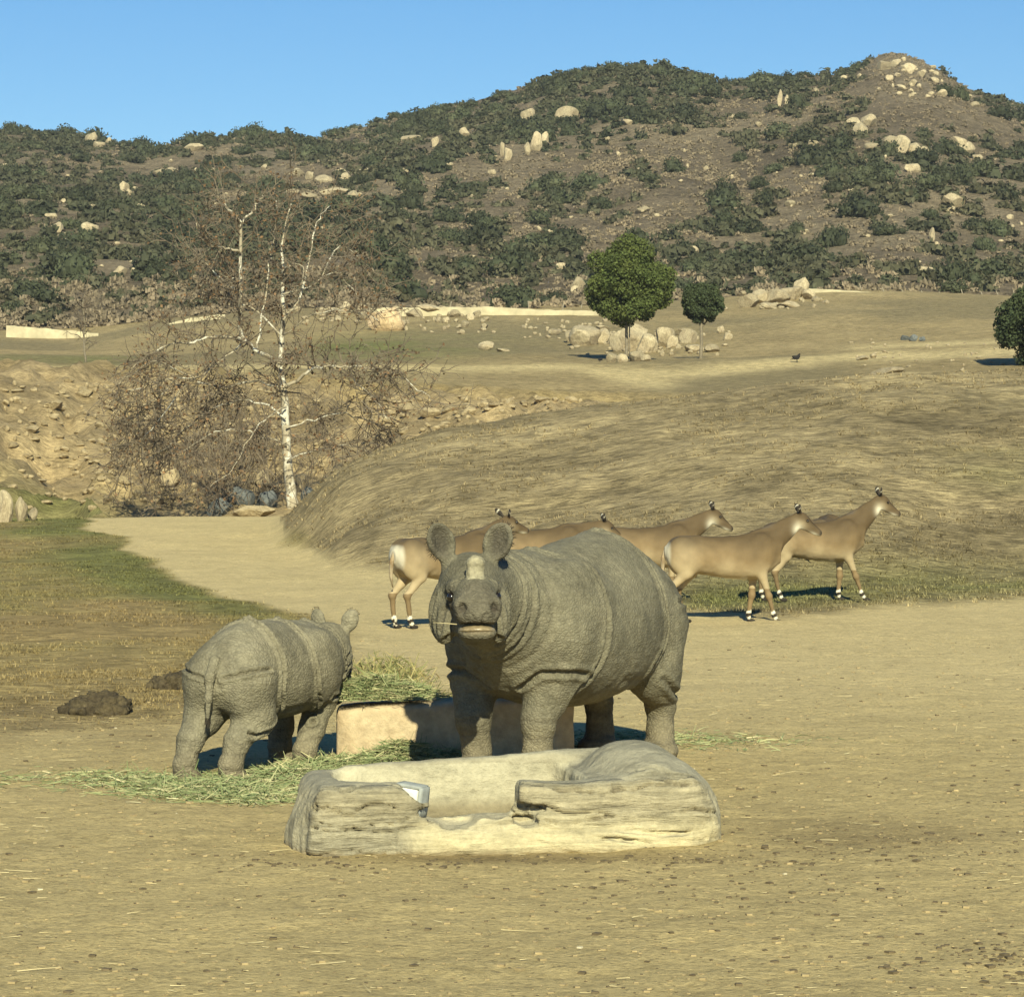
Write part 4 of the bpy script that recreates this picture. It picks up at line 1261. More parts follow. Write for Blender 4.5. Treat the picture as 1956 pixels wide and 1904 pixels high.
# ------------------------------------------------------------------ rhinoceroses
def rhino_mat(name):
    t = NT(name)
    c = t.attr('Col')
    n = t.noise(3.5, 6, 0.65)
    n2 = t.noise(22.0, 5, 0.7)
    c = t.mix(1.0, c, t.ramp(n, [(0.28, 0.66), (0.5, 1.0), (0.72, 1.24)]), 'MULTIPLY')
    c = t.mix(1.0, c, t.ramp(n2, [(0.3, 0.74), (0.6, 1.10)]), 'MULTIPLY')
    v = t.vor(34.0, 'DISTANCE_TO_EDGE', t.vec((1, 1, 1.25)))
    v2 = t.vor(75.0, 'F1')
    cr = t.ramp(v, [(0.0, 0.0), (0.22, 1.0)])
    c = t.mix(1.0, c, t.ramp(cr, [(0.0, 0.84), (0.5, 1.0)]), 'MULTIPLY')
    wr = t.noise(14.0, 4, 0.6, t.vec((1, 1, 3.2)), 1.2)
    h = t.math('ADD', t.math('MULTIPLY', cr, 0.45), t.math('MULTIPLY', v2, -0.25))
    h = t.math('ADD', h, t.math('MULTIPLY', wr, 0.9))
    t.bump(h, 0.6, 0.014)
    return t.done(c, 0.85, 0.2)
MAT_RHINO = rhino_mat('rhino_hide')
MAT_HORN = simple_mat('worn_horn', (.33, .29, .19), 0.35, 14.0, 0.8, 45.0, 0.01, 0.7, col2=(.25, .22, .145))
MAT_EYE = simple_mat('dark_eye', (.012, .009, .007), 0.1, 5.0, 0, rough=0.15, spec=0.6)
MAT_NAIL = simple_mat('toenail_horn', (.20, .165, .11), 0.3, 20.0, 0.3, 40.0, 0.005, 0.6)
MAT_FRINGE = simple_mat('dark_bristle', (.035, .028, .02), 0.2, 10.0)
MAT_LIP = simple_mat('wet_lip', (.27, .205, .115), 0.5, 30.0, 0.4, 50.0, 0.006, 0.30, 0.6)

def build_rhino(name, label, loc, heading, S, h, legs, head_pos, head_rot, torso, neck, adult, ear_pitch=-.10, ear_base=(-.08, .12, .17), fs=1.0):
    root = obj(name, None, None, label, 'rhinoceros', None, None, loc, (0, 0, heading))
    Fd = Fld((-1.75 * S, -0.85 * S, -0.03), (2.45 * S, 0.95 * S, 1.95 * S), h)
    sc = lambda p: np.asarray(p, float) * S
    Fd.loft([[c * S for c in r] for r in torso], 0.1 * S)
    HP = sc(head_pos)
    HM = rot_m(*head_rot)
    H = lambda x, y, z: HP + HM @ (np.array([x, y, z]) * S * hs_)
    hs_ = 1.0 if adult else 1.02
    e = S * hs_
    # neck
    for (a, b, ra, rb, k, sq) in neck:
        Fd.cone(sc(a), sc(b), ra * S, rb * S, k * S, 'u', sq)
    # shoulder and haunch plates
    for sgn in (1, -1):
        Fd.ell(sc((.62, .34 * sgn, 1.08)), sc((.40, .20, .42)), rot_m(0, .12, 0), 0.14 * S)
        Fd.ell(sc((-.82, .235 * sgn, .96)), sc((.35, .19, .41)), rot_m(0, -.15, 0), 0.14 * S)
    for L in legs:
        Fd.chain([sc(p) for p in L['p']], [r * S for r in L['r']], 0.07 * S)
        f = np.array(L['p'][-1])
        Fd.ell(sc((f[0] + .03, f[1], .055)), sc((.155, .145, .085)), None, 0.05 * S)
        if L['hind']:
            Fd.ell(sc(np.array(L['p'][1]) + (0.0, 0, .02)), sc((.22, .16, .25)), None, 0.1 * S)
    # head
    Fd.ell(H(-.07, 0, .05), np.array((.27, .195, .215)) * e, HM, 0.1 * S)
    Fd.cone(H(.02, 0, .03), H(.40, 0, -.03), .178 * e, .132 * e, 0.06 * S)
    Fd.ell(H(.44, 0, -.055), np.array((.125, .148, .125)) * e, HM, 0.05 * S)
    Fd.ell(H(.34, 0, .075), np.array((.12, .105, .07)) * e, HM, 0.06 * S)          # horn boss
    Fd.cone(H(-.02, 0, -.12), H(.36, 0, -.19), .17 * e, .098 * e, 0.06 * S)
    Fd.ell(H(.425, 0, -.195), np.array((.115, .125, .062)) * e, HM, 0.03 * S)       # lower lip
    for s in (1, -1):
        Fd.ell(H(-.01, .178 * s, -.125), np.array((.16, .082, .175)) * e, HM, 0.05 * S)   # jowl
        Fd.ell(H(.10, .170 * s, -.185), np.array((.11, .055, .115)) * e, HM, 0.04 * S)
        Fd.ell(H(.20, .118 * s, .065), np.array((.085, .05, .05)) * e, HM, 0.04 * S)      # brow
        Fd.ell(H(.475, .100 * s, -.02), np.array((.06, .055, .058)) * e, HM, 0.03 * S)   # nostril rim
        Fd.ell(H(.535, .108 * s, -.030), np.array((.045, .026, .040)) * e, HM @ rot_m(0, 0, .5 * s), 0.015 * S, 's')
        Fd.ell(H(.255, .160 * s, .012), np.array((.055, .03, .034)) * e, HM, 0.02 * S, 's')  # eye hollow
    # mouth line
    for s in (-1, 0, 1):
        Fd.ell(H(.54 - .03 * abs(s), .07 * s, -.135 - .012 * abs(s)), np.array((.09, .075, .013)) * e, HM, 0.012 * S, 's')
        if s:
            Fd.ell(H(.44, .135 * s, -.155), np.array((.10, .035, .014)) * e, HM @ rot_m(0, 0, -.5 * s), 0.012 * S, 's')
    # ears
    def ear_frame(s_):
        Me = HM @ rot_m(0, ear_pitch, 0) @ rot_m(-.38 * s_, 0, -.30 * s_)
        b0 = H(ear_base[0], ear_base[1] * s_, ear_base[2])
        return Me, b0, b0 + Me @ (np.array([0, 0, .185]) * e)
    for s in (1, -1):
        Me, b0, ec = ear_frame(s)
        Fd.cone(b0, ec - Me @ (np.array([0, 0, .09]) * e), .060 * e, .044 * e, 0.03 * S)
        Fd.ell(ec, np.array((.042, .098, .135)) * e, Me, 0.02 * S)
        Fd.ell(ec + Me @ (np.array([.036, 0, .012]) * e), np.array((.046, .072, .110)) * e, Me, 0.012 * S, 's')
    # tail
    Fd.chain([sc((-1.14, 0, 1.26)), sc((-1.25, 0, 1.10)), sc((-1.27, 0, .88)), sc((-1.26, 0.02, .66))], [.06 * S, .045 * S, .035 * S, .026 * S], 0.05 * S)
    Fd.floor(0.0)
    Vv, Q = Fd.mesh()
    Vv = relax(Vv, Q, 2, 0.4)
    N = vnormals(Vv, Q)
    # ---- skin folds
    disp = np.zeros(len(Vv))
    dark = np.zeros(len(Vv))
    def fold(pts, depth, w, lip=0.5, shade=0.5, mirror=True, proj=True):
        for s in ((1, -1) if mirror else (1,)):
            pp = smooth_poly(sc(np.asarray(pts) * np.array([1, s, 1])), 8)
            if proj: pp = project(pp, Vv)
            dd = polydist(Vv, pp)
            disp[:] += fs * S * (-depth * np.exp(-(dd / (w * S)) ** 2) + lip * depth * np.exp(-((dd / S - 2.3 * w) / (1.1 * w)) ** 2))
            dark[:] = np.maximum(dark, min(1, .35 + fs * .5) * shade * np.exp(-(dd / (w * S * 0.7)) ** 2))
    # behind the shoulder, before the haunch, across the rump, above the legs
    bx = .32 if adult else 0
    fold([(.28 + bx, .02, 1.58), (.22 + bx, .32, 1.45), (.18 + bx * 1.1, .52, 1.15), (.26 + bx, .56, .85), (.42 + bx * .8, .50, .64), (.50 + bx * .7, .30, .50)], .030, .018, .7)
    fold([(-.42, .02, 1.66), (-.50, .32, 1.48), (-.52, .50, 1.18), (-.54, .54, .90), (-.44, .52, .70), (-.38, .36, .52)], .034, .020, .8)
    fold([(-1.24, .12, 1.10), (-1.14, .28, 1.12), (-.98, .40, 1.14), (-.80, .48, 1.16)], .024, .016, .6)
    fold([(.92, .10, .74), (.99, .30, .76), (.88, .46, .74), (.70, .50, .73)], .040 if adult else .022, .018, .6)
    fold([(-.60, .46, .60), (-.74, .48, .50), (-.92, .44, .46), (-1.04, .34, .50)], .030, .018, .6)
    fold([(.98, .02, 1.54), (.98, .30, 1.38), (1.05, .40, 1.10), (1.12, .32, .88), (1.18, .12, .76)], .010 if adult else .024, .022, .8, .2)
    fold([(1.16, .04, 1.50), (1.17, .28, 1.32), (1.22, .34, 1.08), (1.27, .26, .90), (1.30, .08, .82)], .030, .018, .7)
    fold([(1.30, .06, 1.46), (1.31, .24, 1.28), (1.36, .28, 1.08), (1.40, .18, .94)], .026, .016, .6)
    fold([(.10, .5, .62), (-.15, .5, .56), (-.35, .42, .56)], .012, .03, .3, .2)
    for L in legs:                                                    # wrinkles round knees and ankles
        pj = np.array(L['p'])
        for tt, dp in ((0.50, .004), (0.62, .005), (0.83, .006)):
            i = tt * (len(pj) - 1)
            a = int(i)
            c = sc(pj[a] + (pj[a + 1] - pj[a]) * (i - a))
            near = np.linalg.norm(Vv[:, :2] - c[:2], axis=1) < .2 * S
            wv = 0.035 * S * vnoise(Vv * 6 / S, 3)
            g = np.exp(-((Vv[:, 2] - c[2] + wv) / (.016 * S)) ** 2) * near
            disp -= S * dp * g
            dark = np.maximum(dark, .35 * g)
    # face folds
    def hfold(pts, depth, w, lip=.5, shade=.5):
        for s in (1, -1):
            pp = np.array([H(p[0], p[1] * s, p[2]) for p in pts])
            pp = project(smooth_poly(pp, 8), Vv)
            dd = polydist(Vv, pp)
            disp[:] += e * (-depth * np.exp(-(dd / (w * e)) ** 2) + lip * depth * np.exp(-((dd / e - 2.2 * w) / w) ** 2))
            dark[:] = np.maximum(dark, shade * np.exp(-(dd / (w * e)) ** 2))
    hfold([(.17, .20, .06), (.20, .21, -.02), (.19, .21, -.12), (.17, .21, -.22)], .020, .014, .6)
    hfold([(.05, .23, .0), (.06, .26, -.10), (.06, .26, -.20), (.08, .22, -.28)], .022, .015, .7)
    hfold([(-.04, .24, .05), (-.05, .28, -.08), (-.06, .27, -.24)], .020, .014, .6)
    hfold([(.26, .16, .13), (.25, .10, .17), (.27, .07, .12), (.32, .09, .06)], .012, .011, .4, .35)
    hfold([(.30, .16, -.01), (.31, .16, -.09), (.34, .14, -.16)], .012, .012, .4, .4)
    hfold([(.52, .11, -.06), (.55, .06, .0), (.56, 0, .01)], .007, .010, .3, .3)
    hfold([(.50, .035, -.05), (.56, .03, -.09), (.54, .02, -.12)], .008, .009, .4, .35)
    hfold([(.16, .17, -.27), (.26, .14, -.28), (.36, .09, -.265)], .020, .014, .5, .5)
    # bumpy hide
    body = 1 - np.exp(-((np.linalg.norm(Vv - HP, axis=1)) / (.45 * S)) ** 4)
    disp += S * body * (.010 * fbm(Vv * 5 / S, 3, 5) + .004 * fbm(Vv * np.array([14, 14, 34]) / S, 2, 9))
    disp += S * (1 - body) * .0035 * fbm(Vv * 16 / S, 3, 7)
    Vv = Vv + N * disp[:, None]
    Vv[:, 2] = np.maximum(Vv[:, 2], 0.0)
    # ---- hide colour: grey-tan, dusty on the back and legs, shade painted into the folds, dark muzzle
    base = np.array([.155, .138, .093]) if adult else np.array([.190, .168, .113])
    C = np.repeat(base[None], len(Vv), 0)
    mott = fbm(Vv * 3.5 / S, 4, 21)
    C *= (1 + 0.24 * mott)[:, None]
    dusty = sstep(.55, .1, Vv[:, 2] / S)
    C = lerp(C, np.array([.190, .150, .090]), (0.45 * dusty)[:, None])
    C = lerp(C, np.array([.080, .066, .046]), (dark * 0.9)[:, None])  # crease shading put into the colour along folds and wrinkles
    tube_ = sstep(.35, .62, vnoise(Vv * 17 / S, 33)) * body * sstep(.45, .8, Vv[:, 2] / S)
    C = lerp(C, np.array([.190, .166, .112]), (0.45 * tube_)[:, None])
    Lh = (Vv - HP) @ HM / e
    muz = sstep(.36, .47, Lh[:, 0]) * (np.abs(Lh[:, 1]) < .3) * (np.abs(Lh[:, 2]) < .4)
    C = lerp(C, np.array([.098, .084, .060]), (0.65 * muz * (Lh[:, 2] > -.14))[:, None])
    eyep = np.exp(-((Lh[:, 0] - .235) / .07) ** 2 - ((np.abs(Lh[:, 1]) - .15) / .06) ** 2 - ((Lh[:, 2] + .03) / .085) ** 2)
    C = lerp(C, np.array([.070, .052, .038]), (0.7 * eyep)[:, None])
    nost = np.exp(-((Lh[:, 0] - .525) / .04) ** 2 - ((np.abs(Lh[:, 1]) - .105) / .028) ** 2 - ((Lh[:, 2] + .035) / .03) ** 2)
    C = lerp(C, np.array([.03, .022, .018]), np.clip(nost, 0, 1)[:, None])
    lip = np.exp(-((Lh[:, 0] - .52) / .06) ** 2 - ((Lh[:, 2] + .165) / .035) ** 2 - (Lh[:, 1] / .13) ** 4)
    C = lerp(C, np.array([.20, .145, .085]), (0.75 * lip)[:, None])
    earin = np.exp(-((np.abs(Lh[:, 1]) - .20) / .07) ** 4 - ((Lh[:, 2] - .34) / .12) ** 4) * (Lh[:, 0] > -.10)
    C = lerp(C, np.array([.060, .050, .037]), (0.8 * earin)[:, None])
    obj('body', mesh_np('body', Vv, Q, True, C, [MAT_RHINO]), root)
    # ---- horn, eyes, ear fringe, nails, tail tuft, lip
    rg = np.random.default_rng(3)
    if adult:
        Fh = Fld((-.14, -.14, -.10), (.14, .14, .24), 0.006)
        Fh.ell((0, 0, -.03), (.085, .078, .045), None, .03)
        Fh.cone((0, 0, -.02), (.0, 0, .085), .070, .060, 0.02, 'u', (.95, .90, 1))
        Fh.ell((.005, 0, .100), (.062, .060, .040), None, .03)
        Fh.ell((.155, 0, .06), (.105, .12, .16), None, .012, 's')
        Vh, Qh = Fh.mesh()
        Nh = vnormals(Vh, Qh)
        rid = np.abs(fbm(Vh * np.array([30, 30, 9]), 3, 4))
        Vh = Vh + Nh * (.006 * fbm(Vh * 30, 3, 3) - .008 * rid)[:, None]
        Vh = HP + (Vh + np.array([.33, 0, .125])) @ rot_m(0, -.05, 0).T @ HM.T * 1.0
        obj('horn', mesh_np('horn', Vh, Qh, True, None, [MAT_HORN]), root)
    Vs, Qs = cube_sphere(6)
    if adult:
        lipv = Vs * np.array([.112, .118, .026]) + np.array([0, 0, .010]) * (Vs[:, :1] > 0)
        lipv[:, 2] -= .9 * (lipv[:, 1] ** 2)
        obj('lower_lip', mesh_np('lower_lip', np.array([H(.438 + a, b, -.176 + c) for a, b, c in lipv]), Qs, True, None, [MAT_LIP]), root)
    for s in (1, -1):
        obj('eye', mesh_np('eye', H(.246, .146 * s, .012) + Vs * .030 * e, Qs, True, None, [MAT_EYE]), root)
        m = MB()
        Me, b0_, ec = ear_frame(s)
        for i in range(64 if adult else 40):
            a = rg.uniform(-.9, 1.9) if adult else rg.uniform(.7, 2.4)
            r0 = np.array([-.005 + rg.uniform(-.012, .012), .096 * math.cos(a) * s, .132 * math.sin(a)])
            dr = np.array([rg.uniform(-.5, .1), math.cos(a) * s, math.sin(a)]) + rg.normal(size=3) * .25
            dr /= np.linalg.norm(dr)
            L_ = rg.uniform(.014, .036) if adult else rg.uniform(.012, .03)
            b0, b1 = ec + Me @ (r0 * e), ec + Me @ ((r0 + dr * L_) * e)
            sd_ = np.cross(b1 - b0, rg.normal(size=3))
            sd_ *= .0026 * e / (np.linalg.norm(sd_) + 1e-9)
            m.add([b0 - sd_, b0 + sd_, b1], None, [[0, 1, 2]])
        obj('ear_fringe', m.mesh('ear_fringe', [MAT_FRINGE], False), root)
    for L in legs:
        f = np.array(L['p'][-1])
        for a in (-.75, 0, .75):
            m = MB()
            c0 = sc((f[0] + .03 + .145 * math.cos(a), f[1] + .135 * math.sin(a), .045))
            m.add(c0 + (Vs * np.array([.016, .038, .036]) * S) @ rot_m(0, -.25, a).T, Qs)
            obj('toenail', m.mesh('toenail', [MAT_NAIL]), root)
    m = MB()
    for i in range(60):
        b0 = sc((-1.26, 0.02, .68)) + rg.normal(size=3) * .012 * S
        b1 = b0 + sc((rg.uniform(-.03, .02), rg.uniform(-.03, .03), -rg.uniform(.06, .14)))
        sd_ = rg.normal(size=3) * .004 * S
        m.add([b0 - sd_, b0 + sd_, b1], None, [[0, 1, 2]])
    obj('tail_tuft', m.mesh('tail_tuft', [MAT_FRINGE], False), root)
    return root, H, HM

def leg(pts, rad, hind=False):
    return {'p': pts, 'r': rad, 'hind': hind}

TORSO_A = [(-1.24, 1.06, .92, .07, 0), (-1.18, 1.22, .80, .22, 0), (-1.03, 1.41, .68, .34, 0), (-.78, 1.59, .58, .44, 0), (-.40, 1.68, .50, .53, 0), (0, 1.63, .45, .58, 0), (.40, 1.57, .46, .56, 0), (.72, 1.57, .52, .49, 0), (.95, 1.54, .60, .40, 0), (1.12, 1.48, .74, .31, .01), (1.24, 1.38, .92, .20, .03)]
NECK_A = [((.95, .0, 1.20), (1.62, .13, 1.33), .345, .23, .12, (1, .92, 1.0)), ((1.05, .02, 1.06), (1.5, .10, 1.18), .24, .17, .1, None)]
LEGS_A = [
    leg([(.78, .27, 1.00), (.78, .235, .68), (.85, .19, .42), (.845, .18, .18), (.88, .175, .08)], [.25, .172, .120, .098, .106]),
    leg([(.80, -.30, 1.00), (.82, -.32, .68), (.93, -.275, .42), (.90, -.265, .18), (.93, -.262, .08)], [.25, .172, .120, .098, .106]),
    leg([(-.82, .22, .96), (-.76, .28, .66), (-.94, .25, .40), (-.92, .26, .17), (-.87, .28, .08)], [.29, .19, .110, .098, .110], True),
    leg([(-.82, -.22, .96), (-.72, -.28, .66), (-1.00, -.29, .42), (-1.03, -.285, .17), (-.985, -.277, .08)], [.29, .19, .110, .098, .110], True)]
adult_heading = math.atan2(-.878, -.479)
ADULT, AH, AHM = build_rhino('rhinoceros', 'large grey rhinoceros with a worn stub horn facing the log trough', (.42, 20.3, float(gz(.42, 20.3)) - .01), adult_heading, 1.0, 0.0136, LEGS_A,
    (1.81, .20, 1.315), (0, .05, R(35)), TORSO_A, NECK_A, True, fs=.62)

TORSO_C = [(-1.18, 1.08, .95, .07, 0), (-1.12, 1.26, .82, .24, 0), (-.98, 1.44, .72, .37, 0), (-.74, 1.58, .64, .45, 0), (-.38, 1.64, .58, .50, 0), (0, 1.62, .54, .53, 0), (.40, 1.60, .56, .51, 0), (.75, 1.58, .62, .46, 0), (.98, 1.53, .70, .40, 0), (1.16, 1.46, .80, .33, 0), (1.32, 1.34, .90, .24, 0)]
NECK_C = [((.95, .0, 1.12), (1.46, .0, 1.24), .38, .26, .12, (1, .95, 1.0)), ((1.1, .0, .98), (1.5, .0, .95), .27, .2, .1, None)]
LEGS_C = [
    leg([(.78, .26, 1.00), (.76, .24, .70), (.80, .22, .40), (.76, .21, .17), (.80, .21, .08)], [.24, .19, .14, .122, .125]),
    leg([(.78, -.26, 1.00), (.82, -.25, .70), (.66, -.23, .40), (.50, -.225, .17), (.54, -.225, .08)], [.24, .18, .14, .125, .13]),
    leg([(-.84, .22, 1.00), (-.86, .27, .68), (-1.16, .28, .42), (-1.26, .29, .17), (-1.22, .29, .08)], [.30, .20, .135, .118, .125], True),
    leg([(-.84, -.22, 1.00), (-.78, -.27, .68), (-1.02, -.20, .42), (-1.12, -.17, .17), (-1.08, -.17, .08)], [.30, .21, .135, .118, .125], True)]
CALF, CHf, CHM = build_rhino('rhinoceros', 'young hornless rhinoceros calf turned away, feeding at the stone block', (-1.74, 20.15, float(gz(-1.74, 20.15)) - .01), math.atan2(.925, .38), 0.655, 0.0105, LEGS_C,
    (1.60, -.02, 1.15), (0, 1.05, 0), TORSO_C, NECK_C, False, -1.05, (-.16, .13, .13), 1.3)
# ------------------------------------------------------------------ nilgai antelopes
MAT_NIL = simple_mat('nilgai_coat', None, 0.14, 9.0, 0.25, 60.0, 0.006, 0.8)
MAT_HOOF = simple_mat('dark_hoof', (.03, .025, .02), 0.3, 20.0)
MAT_TAIL = simple_mat('tail_hair', (.42, .35, .24), 0.3, 5.0, col2=(.22, .15, .08))

def build_nilgai(name, label, loc, heading, legs, neck_up=1.0, head_yaw=0.0, head_pitch=0.55, lying=False, S=1.0):
    """x forward, y left, z up; shoulder height about 1.2 m"""
    root = obj(name, None, None, label, 'antelope', 'nilgai antelopes below the mound', None, loc, (0, 0, heading))
    h = 0.0135
    Fd = Fld((-1.1, -.45, -.02), (1.55, .45, 1.85), h)
    zo = -.555 if lying else 0.0
    o = lambda p: np.array([p[0], p[1], p[2] + zo])
    st = [(-.78, .98, .86, .05, 0), (-.72, 1.08, .74, .15, 0), (-.58, 1.14, .68, .20, 0), (-.35, 1.15, .645, .215, 0), (0, 1.135, .595, .235, 0), (.3, 1.17, .56, .235, 0), (.5, 1.21, .585, .20, 0), (.65, 1.17, .70, .15, 0), (.75, 1.08, .80, .09, 0)]
    Fd.loft([(a, b + zo, c + zo, w, y) for a, b, c, w, y in st], 0.05, 2.1, 1.9)
    for s in (1, -1):
        Fd.ell(o((.46, .135 * s, .90)), (.17, .095, .27), rot_m(0, .3, 0), 0.09)
        Fd.ell(o((-.54, .125 * s, .87)), (.21, .115, .27), rot_m(0, -.3, 0), 0.08)
    # neck and head
    nb, nt = o((.60, 0, 1.02)), o((.60 + .41, .02 + .25 * head_yaw * .3, 1.02 + .46 * neck_up))
    Fd.cone(nb, nt, .165, .085, 0.08, 'u', (1, .72, 1))
    Fd.cone(o((.42, 0, 1.14)), nt - np.array([.02, 0, -.01]), .07, .055, 0.06, 'u', (1, .6, 1))
    HM = rot_m(0, head_pitch, head_yaw)
    H = lambda x, y, z: nt + HM @ np.array([x, y, z])
    Fd.ell(H(.04, 0, .01), (.105, .070, .085), HM, 0.04)
    Fd.cone(H(.05, 0, -.005), H(.30, 0, -.03), .078, .045, 0.03, 'u', (1, .8, 1))
    Fd.cone(H(.03, 0, -.05), H(.27, 0, -.06), .06, .032, 0.03, 'u', (1, .75, 1))
    Fd.ell(H(.325, 0, -.038), (.042, .038, .042), HM, 0.02)
    for s in (1, -1):
        Me = HM @ rot_m(-.75 * s, -.75, 0)
        b0 = H(-.03, .05 * s, .06)
        Fd.cone(b0, b0 + Me @ np.array([0, 0, .05]), .022, .02, 0.015)
        Fd.ell(b0 + Me @ np.array([0, 0, .105]), (.016, .042, .075), Me @ rot_m(0, 0, .5 * s), 0.012)
    for L in legs:
        p = [o(q) if not lying else np.array(q) for q in L['p']]
        Fd.chain(p, L['r'], 0.04)
        for q, r in zip(p[2:4], L['r'][2:4]):
            Fd.ell(q, (r * 1.18,) * 3, None, 0.02)
    Fd.floor(0.0)
    Vv, Q = Fd.mesh()
    Vv = relax(Vv, Q, 2, 0.4)
    N = vnormals(Vv, Q)
    Vv = Vv + N * (.004 * fbm(Vv * 12, 3, 4) + .008 * fbm(Vv * 5, 2, 14))[:, None]
    Vv[:, 2] = np.maximum(Vv[:, 2], 0)
    z, x = Vv[:, 2] - zo, Vv[:, 0]
    n = fbm(Vv * 4, 3, 8)
    tan, brown, cream, white, dark = (np.array(c) for c in ((.172, .117, .058), (.080, .053, .026), (.38, .295, .175), (.62, .56, .43), (.035, .027, .02)))
    C = np.repeat(tan[None], len(Vv), 0)
    C = C * (1 + .30 * fbm(Vv * 3.2, 3, 18))[:, None]
    C = lerp(C, brown, (0.9 * sstep(.82, 1.12, z + .10 * n))[:, None])
    C = lerp(C, cream, (0.85 * sstep(.88, .62, z + .10 * n) * (z > .45))[:, None])
    C = lerp(C, cream, (0.55 * np.exp(-((x + .55) / .2) ** 2 - ((z - .86) / .2) ** 2))[:, None])
    und = sstep(.62, .57, z) * (np.abs(Vv[:, 1]) < .2) * (x > -.32) * (x < .30) * (z > .5)
    C = lerp(C, white, (0.9 * und)[:, None])
    rump = sstep(-.70, -.75, x) * (z > .6)
    C = lerp(C, white * .9, (0.8 * rump)[:, None])
    Lh = (Vv - nt) @ HM
    inh = (Lh[:, 0] > -.16) & (np.abs(Lh[:, 1]) < .25) & (np.abs(Lh[:, 2]) < .25) & (x > .75)
    g = lambda c, r: np.exp(-(((Lh - np.array(c)) / np.array(r)) ** 2).sum(1)) * inh
    C = lerp(C, cream, (0.6 * g((.06, 0, -.05), (.08, .2, .05)))[:, None])
    C = lerp(C, brown * .5, np.clip(1.1 * g((.20, 0, .05), (.17, .07, .045)), 0, 1)[:, None])
    C = lerp(C, dark, np.clip(1.6 * g((.36, 0, -.015), (.04, .07, .045)), 0, 1)[:, None])
    C = lerp(C, dark, np.clip(1.2 * g((.10, .062, .025), (.022, .02, .014)) + 1.2 * g((.10, -.062, .025), (.022, .02, .014)), 0, 1)[:, None])
    C = lerp(C, white, np.clip(1.3 * g((.29, 0, -.095), (.08, .06, .03)), 0, 1)[:, None])
    thr = np.exp(-((Vv - (nt + np.array([-.03, 0, -.145]))) ** 2 / np.array([.065, .11, .075]) ** 2).sum(1))
    C = lerp(C, white, np.clip(1.5 * thr, 0, 1)[:, None])
    for s in (1, -1):
        Me = HM @ rot_m(-.75 * s, -.75, 0)
        b0 = H(-.03, .05 * s, .06)
        le = (Vv - b0) @ Me
        on = inh & (le[:, 2] > .015) & (np.abs(le[:, 1]) < .075) & (le[:, 2] < .21)
        C[on] = lerp(white, dark, (sstep(.02, .4, np.abs(np.sin(le[on, 2] * 26))) )[:, None])
    C = lerp(C, dark * 1.6, (0.6 * sstep(.045, .015, np.abs(Vv[:, 1])) * sstep(1.09, 1.13, z) * (x < .6))[:, None])
    mane = (np.abs(Vv[:, 1]) < .035) * sstep(0, .03, np.cross(np.stack([x - nb[0] + .1, Vv[:, 2] - nb[2] - .1], -1), (nt - nb)[[0, 2]]) * -1) * (x > .5) * (x < 1.05) * (z > 1.0)
    C = lerp(C, dark * 2.5, (0.6 * np.clip(mane, 0, 1))[:, None])
    for L in legs:                     # black and white anklets
        p = np.array([o(q) if not lying else np.array(q) for q in L['p']])
        a, b = p[3], p[4]
        near = np.linalg.norm(Vv - (a + b) / 2, axis=1) < .22
        t = ((Vv - a) @ (b - a)) / ((b - a) @ (b - a))
        band = np.where((t > -.55) & (t < -.12), 1, 0) + np.where((t > .40) & (t < .78), 1, 0)
        blk = np.where(((t >= -.12) & (t <= .40)) | (t >= .78), 1, 0)
        C[near & (band > 0)] = white * 1.05
        C[near & (blk > 0)] = dark
    obj('body', mesh_np('body', Vv, Q, True, C, [MAT_NIL]), root)
    Vs, Qs = cube_sphere(4)
    for s in (1, -1):
        obj('eye', mesh_np('eye', H(.10, .060 * s, .026) + Vs * .017, Qs, True, None, [MAT_EYE]), root)
    for L in legs:
        p = np.array([o(q) if not lying else np.array(q) for q in L['p']])
        c = p[4]
        m = MB()
        for s in (-1, 1):
            m.add(np.array([c[0] + .028, c[1] + .016 * s, max(c[2] - .012, .024)]) + Vs * np.array([.052, .019, .026]), Qs)
        obj('hoof', m.mesh('hoof', [MAT_HOOF]), root)
    tl = MB()
    b = o((-.755, 0, .98))
    tl.add(*tube([b, b + (-.045, 0, -.12), b + (-.05, .01, -.30), b + (-.02, .01, -.45)], [.026, .03, .024, .008], 8))
    obj('tail', tl.mesh('tail', [MAT_TAIL]), root)
    return root

def nleg(hip, knee, hock, fet, foot, hind):
    r = [.12, .075, .040, .026, .030] if hind else [.10, .062, .038, .026, .030]
    return {'p': [hip, knee, hock, fet, foot], 'r': r}
def walk(f1, f2, h1, h2):
    """left fore, right fore, left hind, right hind: forward swing of each foot in m"""
    out = []
    for s, f in ((1, f1), (-1, f2)):
        out.append(nleg((.46, .12 * s, .86), (.44 + f * .25, .115 * s, .64), (.46 + f * .62, .10 * s, .36), (.46 + f * .95, .095 * s, .115), (.48 + f * 1.05, .095 * s, .035), False))
    for s, f in ((1, h1), (-1, h2)):
        out.append(nleg((-.55, .12 * s, .86), (-.46 + f * .35, .125 * s, .66), (-.68 + f * .7, .11 * s, .42), (-.64 + f * .95, .10 * s, .12), (-.61 + f * 1.0, .10 * s, .035), True))
    return out
def put_nilgai(label, px, d, legs, hd=0.0, **kw):
    """px: picture column of the middle of the body"""
    x = (px - HX) / F * d
    return build_nilgai('nilgai', label, (x, d, float(gz(x, d)) - .005), hd, legs, **kw)
put_nilgai('tan nilgai half hidden behind the large rhinoceros head, rump and tail showing', 848, 36.6, walk(.05, -.05, -.06, .06), 0.62, neck_up=.66, head_pitch=.25)
put_nilgai('nilgai hidden behind the large rhinoceros with only its striped ears and back showing', 1020, 40.5, walk(.08, -.1, .1, -.05), 0.10, neck_up=.36, head_pitch=.5)
